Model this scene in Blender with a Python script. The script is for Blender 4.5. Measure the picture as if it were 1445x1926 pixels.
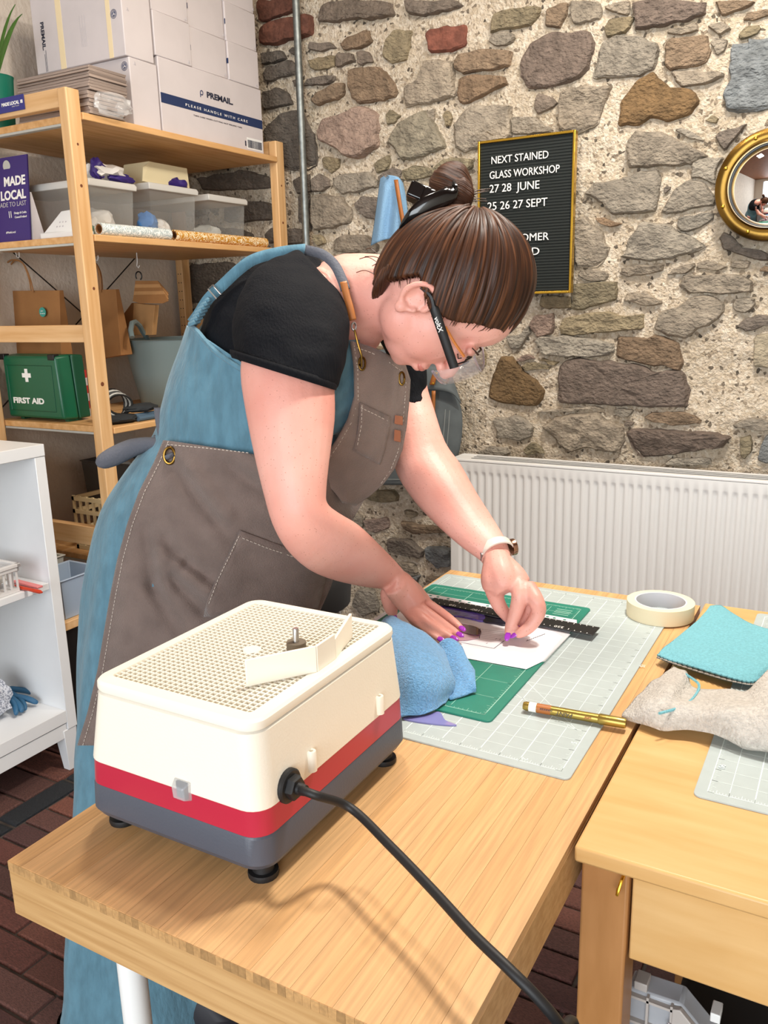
import bpy, bmesh, math, random
from mathutils import Vector, Matrix, noise
random.seed(7)
sc = bpy.context.scene
col = sc.collection
for o in list(bpy.data.objects): bpy.data.objects.remove(o, do_unlink=True)

# ------------------------------------------------------------------ camera
FPX = 1578.23
YAW, PIT, ROL = 0.5178, 0.2415, -0.0236
CAM = Vector((0.684, -0.4387, 1.2604))
def _axes():
    cy, sy, cp, sp = math.cos(YAW), math.sin(YAW), math.cos(PIT), math.sin(PIT)
    f = Vector((-sy*cp, cy*cp, -sp)); r = Vector((cy, sy, 0)); u = r.cross(f)
    c, s = math.cos(ROL), math.sin(ROL)
    return c*r+s*u, -s*r+c*u, f
RR, UU, FF = _axes()
cam_d = bpy.data.cameras.new('camera'); cam = bpy.data.objects.new('camera', cam_d); col.objects.link(cam)
cam_d.sensor_fit = 'HORIZONTAL'; cam_d.sensor_width = 36; cam_d.lens = FPX/1445*36
cam_d.clip_start = 0.02
cam.matrix_world = Matrix(((RR.x, UU.x, -FF.x, CAM.x), (RR.y, UU.y, -FF.y, CAM.y), (RR.z, UU.z, -FF.z, CAM.z), (0, 0, 0, 1)))
sc.camera = cam
# pixel -> ray helpers (1445 x 1926 frame)
def ray(x, y): return RR*((x-722.5)/FPX) - UU*((y-963)/FPX) + FF
def aX(x, y, X): d = ray(x, y); return CAM + d*((X-CAM.x)/d.x)
def aY(x, y, Y): d = ray(x, y); return CAM + d*((Y-CAM.y)/d.y)
def aZ(x, y, Z): d = ray(x, y); return CAM + d*((Z-CAM.z)/d.z)
def aD(x, y, t): return CAM + ray(x, y)*t

# ------------------------------------------------------------------ world, lights, exposure
sc.view_settings.view_transform = 'Standard'; sc.view_settings.look = 'None'
sc.view_settings.gamma = 1.0; sc.view_settings.use_curve_mapping = False
sc.view_settings.exposure = 0.27
wd = bpy.data.worlds.new('world'); sc.world = wd; wd.use_nodes = True
bg = wd.node_tree.nodes['Background']; bg.inputs[0].default_value = (0.80, 0.90, 1.0, 1); bg.inputs[1].default_value = 1.5
def area(name, loc, target, sx, sy, power, color, spread=180):
    l = bpy.data.lights.new(name, 'AREA'); l.shape = 'RECTANGLE'; l.size = sx; l.size_y = sy; l.energy = power; l.color = color
    l.spread = math.radians(spread)
    o = bpy.data.objects.new(name, l); col.objects.link(o); o.location = loc
    o.rotation_euler = (Vector(target)-Vector(loc)).to_track_quat('-Z', 'Y').to_euler()
    return o
area('daylight_shop_window', (0.9, -3.05, 1.45), (0.6, 1.0, 1.0), 3.2, 2.0, 105, (0.92, 0.97, 1.0))
area('ceiling_spot_over_table', (0.55, 1.0, 2.62), (0.40, 0.75, 0.74), 0.18, 0.18, 31, (1.0, 0.94, 0.85))
area('ceiling_spot_near_wall', (0.35, 1.55, 2.62), (0.30, 1.75, 0.9), 0.16, 0.16, 9, (1.0, 0.91, 0.79))
area('ceiling_spot_over_bench', (-0.15, 0.75, 2.62), (0.0, 0.8, 0.7), 0.16, 0.16, 10, (1.0, 0.91, 0.79))
area('ceiling_spot_by_shelves', (-0.55, 1.2, 2.62), (-1.2, 1.7, 1.0), 0.16, 0.16, 3, (1.0, 0.86, 0.68))

# ------------------------------------------------------------------ mesh helpers
WLOC = {}
def link(name, me, loc, parent=None):
    o = bpy.data.objects.new(name, me); col.objects.link(o)
    o.location = loc; WLOC[o.name] = Vector(loc)
    if parent is not None:
        o.parent = parent; o.matrix_parent_inverse = Matrix.Translation(-WLOC[parent.name])
    return o
def tag(o, label=None, cat=None, group=None, kind=None):
    if label: o['label'] = label
    if cat: o['category'] = cat
    if group: o['group'] = group
    if kind: o['kind'] = kind
    return o
def empty(name, loc, label=None, cat=None, group=None, kind=None):
    o = link(name, None, Vector(loc)); o.empty_display_size = 0.05
    return tag(o, label, cat, group, kind)
def hx(s):
    s = s.lstrip('#'); v = [int(s[i:i+2], 16)/255 for i in (0, 2, 4)]
    return tuple((c/12.92 if c <= 0.04045 else ((c+0.055)/1.055)**2.4) for c in v)
def frame_of(d):
    d = Vector(d).normalized(); a = Vector((0, 0, 1)) if abs(d.z) < 0.9 else Vector((1, 0, 0))
    x = d.cross(a).normalized(); return x, d.cross(x).normalized(), d
class MB:
    def __init__(s): s.v = []; s.f = []
    def add(s, vs, fs):
        n = len(s.v); s.v += [Vector(p) for p in vs]; s.f += [tuple(i+n for i in f) for f in fs]; return s
    def box(s, lo, hi):
        x0, y0, z0 = lo; x1, y1, z1 = hi
        return s.add([(x0,y0,z0),(x1,y0,z0),(x1,y1,z0),(x0,y1,z0),(x0,y0,z1),(x1,y0,z1),(x1,y1,z1),(x0,y1,z1)],
                     [(0,3,2,1),(4,5,6,7),(0,1,5,4),(1,2,6,5),(2,3,7,6),(3,0,4,7)])
    def obox(s, c, x, y, z):      # oriented box, half vectors
        c, x, y, z = Vector(c), Vector(x), Vector(y), Vector(z)
        return s.add([c-x-y-z, c+x-y-z, c+x+y-z, c-x+y-z, c-x-y+z, c+x-y+z, c+x+y+z, c-x+y+z],
                     [(0,3,2,1),(4,5,6,7),(0,1,5,4),(1,2,6,5),(2,3,7,6),(3,0,4,7)])
    def hull8(s, p): return s.add(p, [(0,3,2,1),(4,5,6,7),(0,1,5,4),(1,2,6,5),(2,3,7,6),(3,0,4,7)])
    def rings(s, rings, cap0=True, cap1=True, closed=True):
        n = len(rings[0]); vs = [p for r in rings for p in r]; fs = []
        for i in range(len(rings)-1):
            for j in range(n if closed else n-1):
                k = (j+1) % n; fs.append((i*n+j, i*n+k, (i+1)*n+k, (i+1)*n+j))
        if closed and cap0: fs.append(tuple(range(n-1, -1, -1)))
        if closed and cap1: fs.append(tuple((len(rings)-1)*n+j for j in range(n)))
        return s.add(vs, fs)
    def tube(s, pts, r, n=8, cap=True):
        pts = [Vector(p) for p in pts]; rs = r if isinstance(r, (list, tuple)) else [r]*len(pts)
        rings = []; px = None
        for i, p in enumerate(pts):
            d = (pts[min(i+1, len(pts)-1)]-pts[max(i-1, 0)]).normalized()
            if px is None: x = frame_of(d)[0]
            else: x = (px-d*px.dot(d)).normalized()
            px = x; y = d.cross(x)
            rings.append([p+(x*math.cos(a)+y*math.sin(a))*rs[i] for a in [2*math.pi*k/n for k in range(n)]])
        return s.rings(rings, cap, cap)
    def cyl(s, a, b, r, n=16, r2=None): return s.tube([a, b], [r, r if r2 is None else r2], n)
    def lathe(s, base, axis, prof, n=24, cap=True):
        x, y, d = frame_of(axis); base = Vector(base)
        return s.rings([[base+d*h+(x*math.cos(a)+y*math.sin(a))*r for a in [2*math.pi*k/n for k in range(n)]] for r, h in prof], cap, cap)
    def prism(s, poly, ext):
        poly = [Vector(p) for p in poly]; ext = Vector(ext); return s.rings([poly, [p+ext for p in poly]])
    def grid(s, rows):
        n = len(rows[0]); return s.add([p for r in rows for p in r],
            [(i*n+j, i*n+j+1, (i+1)*n+j+1, (i+1)*n+j) for i in range(len(rows)-1) for j in range(n-1)])
    def mesh(s, name, loc):
        me = bpy.data.meshes.new(name); me.from_pydata([tuple(p-loc) for p in s.v], [], s.f); me.update(); return me
    def build(s, name, mat, parent=None, smooth=False, bevel=0, seg=2, solid=0, sub=0, auto=None, loc=None, fix=True):
        if loc is None:
            lo = Vector([min(p[i] for p in s.v) for i in range(3)]); hi = Vector([max(p[i] for p in s.v) for i in range(3)])
            loc = Vector(((lo.x+hi.x)/2, (lo.y+hi.y)/2, lo.z))
        me = s.mesh(name, Vector(loc))
        if fix:
            bm = bmesh.new(); bm.from_mesh(me); bmesh.ops.recalc_face_normals(bm, faces=bm.faces); bm.to_mesh(me); bm.free()
        if mat: me.materials.append(mat)
        o = link(name, me, loc, parent)
        if solid: m = o.modifiers.new('s', 'SOLIDIFY'); m.thickness = solid; m.offset = 0
        if bevel: m = o.modifiers.new('b', 'BEVEL'); m.width = bevel; m.segments = seg; m.limit_method = 'ANGLE'; m.angle_limit = math.radians(40)
        if sub: m = o.modifiers.new('d', 'SUBSURF'); m.levels = sub; m.render_levels = sub
        if smooth or bevel or sub:
            for p in me.polygons: p.use_smooth = True
            if not sub: 
                try: me.set_sharp_from_angle(angle=math.radians(auto or 40))
                except Exception: pass
        return o
def text(name, s, mat, o, right, up, height, parent, depth=0.0006, align='LEFT', bold=0.0, space=1.0, sx=1.0):
    """flat raised lettering: baseline start o, directions right / up, cap height"""
    cu = bpy.data.curves.new(name, 'FONT'); cu.body = s; cu.align_x = align; cu.size = height/0.70; cu.extrude = 0.5; cu.offset = bold*height; cu.space_character = space; cu.resolution_u = 3
    tmp = bpy.data.objects.new('tmp_'+name, cu); col.objects.link(tmp)
    dg = bpy.context.evaluated_depsgraph_get(); me = bpy.data.meshes.new_from_object(tmp.evaluated_get(dg)); bpy.data.objects.remove(tmp); bpy.data.curves.remove(cu)
    r, u = Vector(right).normalized(), Vector(up).normalized(); n = r.cross(u); o = Vector(o)
    for v in me.vertices: v.co = r*v.co.x*sx+u*v.co.y+n*(v.co.z+0.5)*depth
    me.materials.clear(); me.materials.append(mat)
    return link(name, me, o, parent)

# ------------------------------------------------------------------ materials
def mat(name, c, rough=0.6, metal=0, var=0.0, vscale=30, stretch=(1, 1, 1), bump=0.0, bscale=200, c2=None, alpha=None, trans=0, ior=1.45, spec=None, sheen=0, coat=0, objcol=False, detail=4, bstretch=None, sss=0, contrast=(0.35, 0.65), bdist=.004):
    m = bpy.data.materials.new(name); m.use_nodes = True; nt = m.node_tree; N = nt.nodes; L = nt.links; b = N['Principled BSDF']
    if isinstance(c, str): c = hx(c)
    if isinstance(c2, str): c2 = hx(c2)
    b.inputs['Base Color'].default_value = (*c, 1); b.inputs['Roughness'].default_value = rough; b.inputs['Metallic'].default_value = metal
    if trans: b.inputs['Transmission Weight'].default_value = trans; b.inputs['IOR'].default_value = ior
    if alpha is not None: b.inputs['Alpha'].default_value = alpha
    if spec is not None: b.inputs['Specular IOR Level'].default_value = spec
    if sheen: b.inputs['Sheen Weight'].default_value = sheen
    if coat: b.inputs['Coat Weight'].default_value = coat
    if sss: b.inputs['Subsurface Weight'].default_value = sss; b.inputs['Subsurface Radius'].default_value = (0.012, 0.005, 0.003); b.inputs['Subsurface Scale'].default_value = 1.0
    if var or bump or c2 or objcol:
        tc = N.new('ShaderNodeTexCoord'); mp = N.new('ShaderNodeMapping'); L.new(tc.outputs['Object'], mp.inputs[0]); mp.inputs['Scale'].default_value = stretch
    base = None
    if objcol:
        oi = N.new('ShaderNodeObjectInfo'); base = oi.outputs['Color']
        ad = N.new('ShaderNodeVectorMath'); ad.operation = 'ADD'; rv = N.new('ShaderNodeVectorMath'); rv.operation = 'SCALE'; rv.inputs[0].default_value = (37, 91, 53)
        L.new(oi.outputs['Random'], rv.inputs['Scale']); L.new(mp.outputs[0], ad.inputs[0]); L.new(rv.outputs[0], ad.inputs[1]); vec = ad.outputs[0]
    elif var or bump or c2: vec = mp.outputs[0]
    if var or c2:
        nz = N.new('ShaderNodeTexNoise'); nz.inputs['Scale'].default_value = vscale; nz.inputs['Detail'].default_value = detail; L.new(vec, nz.inputs['Vector'])
        rp = N.new('ShaderNodeValToRGB'); L.new(nz.outputs['Fac'], rp.inputs[0])
        rp.color_ramp.elements[0].position, rp.color_ramp.elements[1].position = contrast
        if c2 and not objcol:
            rp.color_ramp.elements[0].color = (*c2, 1); rp.color_ramp.elements[1].color = (*c, 1); L.new(rp.outputs[0], b.inputs['Base Color'])
        else:
            lo, hi = 1-var, 1+var*0.6
            rp.color_ramp.elements[0].color = (lo, lo, lo, 1); rp.color_ramp.elements[1].color = (hi, hi, hi, 1)
            mx = N.new('ShaderNodeMix'); mx.data_type = 'RGBA'; mx.blend_type = 'MULTIPLY'; mx.inputs[0].default_value = 1
            if base: L.new(base, mx.inputs[6])
            else: mx.inputs[6].default_value = (*c, 1)
            L.new(rp.outputs[0], mx.inputs[7]); L.new(mx.outputs[2], b.inputs['Base Color'])
    elif base: L.new(base, b.inputs['Base Color'])
    if bump:
        n2 = N.new('ShaderNodeTexNoise'); n2.inputs['Scale'].default_value = bscale; n2.inputs['Detail'].default_value = 8
        if bstretch:
            m2 = N.new('ShaderNodeMapping'); L.new(tc.outputs['Object'], m2.inputs[0]); m2.inputs['Scale'].default_value = bstretch; L.new(m2.outputs[0], n2.inputs['Vector'])
        else: L.new(vec, n2.inputs['Vector'])
        bp = N.new('ShaderNodeBump'); bp.inputs['Strength'].default_value = bump; bp.inputs['Distance'].default_value = bdist; L.new(n2.outputs['Fac'], bp.inputs['Height']); L.new(bp.outputs[0], b.inputs['Normal'])
    return m
M = {}
M['plaster'] = mat('plaster', '#d8cdc0', 0.9, var=0.06, vscale=8, bump=0.8, bscale=60)
M['stone'] = mat('stone', (0.3, 0.25, 0.2), 0.92, var=0.50, vscale=34, objcol=True, bump=1.0, bscale=95, detail=12, contrast=(0.2, 0.8), bdist=.014, bstretch=(.85, .85, 1.25))
M['brickstone'] = mat('brickstone', (0.3, 0.1, 0.06), 0.9, var=0.35, vscale=45, objcol=True, bump=0.9, bscale=120, detail=8)
M['ceilwood'] = mat('ceilwood', '#7a4a2c', 0.6, var=0.3, vscale=6, stretch=(1, 8, 1))
M['rearwall'] = mat('rearwall', '#d9cfc2', 0.9)
M['pine'] = mat('pine', '#dfb27c', 0.5, c2='#c69256', vscale=9, stretch=(6, 0.5, 6), contrast=(0.3, 0.7), bump=0.05)
M['pinez'] = mat('pinez', '#e0b887', 0.5, c2='#cb9a62', vscale=9, stretch=(6, 6, 0.35), contrast=(0.3, 0.7), bump=0.05)
M['pinex'] = mat('pinex', '#e0b887', 0.5, c2='#cb9a62', vscale=9, stretch=(0.4, 6, 6), contrast=(0.3, 0.7), bump=0.05)
M['knot'] = mat('knot', '#6e3a1e', 0.6)
M['white_paint'] = mat('white_paint', '#e8e8e6', 0.35)
M['white_lam'] = mat('white_lam', '#e6e7e8', 0.4, var=0.03, vscale=5)
M['steel'] = mat('steel', '#b8b8b8', 0.3, metal=1)
M['galv'] = mat('galv', '#8d9290', 0.45, metal=0.8, var=0.2, vscale=60)
M['brass'] = mat('brass', '#80622e', 0.25, metal=1, var=0.25, vscale=12)
M['brass2'] = mat('brass2', '#d8b040', 0.25, metal=1)
M['goldframe'] = mat('goldframe', '#c9a13b', 0.25, metal=0.9)
M['black'] = mat('black', '#0d0d0e', 0.5)
M['blackgloss'] = mat('blackgloss', '#08090a', 0.15, coat=0.5)
M['felt'] = mat('felt', '#1d2220', 0.85)
M['letter'] = mat('letter', '#f2f0ea', 0.5)
M['mirror'] = mat('mirror', (0.95, 0.95, 0.95), 0.01, metal=1)

# mortar: gritty lime with dark flecks
m = bpy.data.materials.new('mortar'); m.use_nodes = True; nt = m.node_tree; N = nt.nodes; L = nt.links; b = N['Principled BSDF']; b.inputs['Roughness'].default_value = 0.95
tc = N.new('ShaderNodeTexCoord'); vo = N.new('ShaderNodeTexVoronoi'); vo.inputs['Scale'].default_value = 110; L.new(tc.outputs['Object'], vo.inputs['Vector'])
sp = N.new('ShaderNodeSeparateColor'); L.new(vo.outputs['Color'], sp.inputs[0])
rp = N.new('ShaderNodeValToRGB'); L.new(sp.outputs[0], rp.inputs[0]); el = rp.color_ramp.elements
el[0].position = 0; el[0].color = (*hx('#5e564c'), 1); el[1].position = 0.06; el[1].color = (*hx('#a3937f'), 1)
e = el.new(0.16); e.color = (*hx('#cdbca4'), 1); e = el.new(0.7); e.color = (*hx('#dccdb8'), 1); e = el.new(1); e.color = (*hx('#e8dcc9'), 1)
n1 = N.new('ShaderNodeTexNoise'); n1.inputs['Scale'].default_value = 5; n1.inputs['Detail'].default_value = 6; L.new(tc.outputs['Object'], n1.inputs['Vector'])
r2 = N.new('ShaderNodeValToRGB'); L.new(n1.outputs['Fac'], r2.inputs[0]); r2.color_ramp.elements[0].position = 0.3; r2.color_ramp.elements[0].color = (0.72, 0.70, 0.66, 1); r2.color_ramp.elements[1].position = 0.65; r2.color_ramp.elements[1].color = (1, 1, 1, 1)
mx = N.new('ShaderNodeMix'); mx.data_type = 'RGBA'; mx.blend_type = 'MULTIPLY'; mx.inputs[0].default_value = 1; L.new(rp.outputs[0], mx.inputs[6]); L.new(r2.outputs[0], mx.inputs[7]); L.new(mx.outputs[2], b.inputs['Base Color'])
n2 = N.new('ShaderNodeTexNoise'); n2.inputs['Scale'].default_value = 130; n2.inputs['Detail'].default_value = 6; L.new(tc.outputs['Object'], n2.inputs['Vector'])
bp = N.new('ShaderNodeBump'); bp.inputs['Strength'].default_value = 1.0; bp.inputs['Distance'].default_value = 0.012; L.new(n2.outputs['Fac'], bp.inputs['Height']); L.new(bp.outputs[0], b.inputs['Normal'])
M['mortar'] = m

# ------------------------------------------------------------------ the room
WY = 2.19           # mortar face of the stone wall
LX = -1.68          # plaster wall on the left
XR, YR, ZC = 2.6, -3.2, 2.72
def structure(o): return tag(o, kind='structure')
structure(MB().box((LX-0.1, YR, 0), (LX, WY+0.2, ZC)).build('wall_left', M['plaster']))
structure(MB().box((XR, YR, 0), (XR+0.1, WY+0.2, ZC)).build('wall_right', M['rearwall']))
structure(MB().box((LX-0.1, YR, ZC), (XR+0.1, WY+0.2, ZC+0.1)).build('ceiling', M['ceilwood']))
w = MB(); w.box((LX, YR-0.1, 0), (-0.9, YR, ZC)); w.box((2.45, YR-0.1, 0), (XR, YR, ZC)); w.box((-0.9, YR-0.1, 2.5), (2.45, YR, ZC)); w.box((-0.9, YR-0.1, 0), (2.45, YR, 0.3))
structure(w.build('wall_rear', M['rearwall']))
wf = structure(MB().box((-0.9, YR-0.08, 0.3), (-0.86, YR, 2.5)).box((2.41, YR-0.08, 0.3), (2.45, YR, 2.5)).box((0.8, YR-0.08, 0.3), (0.86, YR, 2.5)).box((-0.9, YR-0.08, 2.46), (2.45, YR, 2.5)).box((-0.9, YR-0.08, 0.3), (2.45, YR, 0.34)).build('window_1', M['white_paint']))

# floor: mortar bed and single clay pavers
M['floorbed'] = mat('floorbed', '#4a423d', 0.95, var=0.4, vscale=20)
M['paver'] = mat('paver', '#6b3a30', 0.75, var=0.4, vscale=35, objcol=True, bump=0.7, bscale=90, detail=8)
fl = structure(MB().box((LX-0.1, YR, -0.06), (XR, WY+0.2, -0.008)).build('floor', M['floorbed']))
pm = None
def paver(x0, y0, lx, ly, colr, base=[None]):
    if base[0] is None:
        mb = MB(); h = 0.008
        out = [(-.5, -.5), (.5, -.5), (.5, .5), (-.5, .5)]
        mb.rings([[Vector((a*1.0, b_*1.0, -h)) for a, b_ in out], [Vector((a*.985, b_*.95, -0.002)) for a, b_ in out], [Vector((a*.95, b_*.87, 0)) for a, b_ in out]], cap0=False)
        base[0] = mb.mesh('paver', Vector((0, 0, 0))); base[0].materials.append(M['paver'])
    o = link('paver', base[0], Vector((x0+lx/2, y0+ly/2, random.uniform(-.0015, .0005))), fl); o.scale = (lx-0.006, ly-0.006, 1)
    o.rotation_euler = (random.uniform(-.006, .006), random.uniform(-.004, .004), random.uniform(-.006, .006)); o.color = colr
cols = ['#6e4036', '#613a34', '#7a4a3c', '#5a3a36', '#744639', '#68443c']
CP = 0.0686
k0 = int((0.10-0.405)/CP)-1
for k in range(k0, 28):
    y = 0.405+k*CP
    if y > WY-0.07: break
    xs = -0.539 if k % 2 == -1 else -0.539
    off = 0.107 if k % 2 == 0 else 0.0
    i = -12
    while i < 12:
        x = -0.539-off+i*0.2145; i += 1
        if x < -1.078-0.01 or x > 1.15: continue
        if x > 0.60 and y < 0.25: continue
        c = hx(random.choice(cols)); d = random.uniform(.75, 1.15)
        paver(x, y, 0.2145, CP, (c[0]*d, c[1]*d, c[2]*d, 1))
for k in range(k0, 28):
    y = 0.405+k*CP
    if y > WY-0.07: break
    if k % 2: c = hx(random.choice(cols)); paver(-0.539-2*0.2145-0.1085, y, 0.1085, CP, (*c, 1))
# dark edging strip of long engineering bricks, and the pavers beyond it under the cabinet
for i in range(9):
    y = 0.405+i*0.2145-0.11
    c = hx('#23262b'); paver(-1.150, y, 0.072, 0.2145, (*c, 1))
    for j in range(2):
        c = hx(random.choice(cols)); paver(-1.150-0.2145*(j+1), y-.02+.0686*0, 0.2145, 0.2145/2, (c[0]*.9, c[1]*.9, c[2]*.9, 1)); paver(-1.150-0.2145*(j+1), y-.02+.2145/2, 0.2145, 0.2145/2, (c[0]*.8, c[1]*.8, c[2]*.8, 1))
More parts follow.
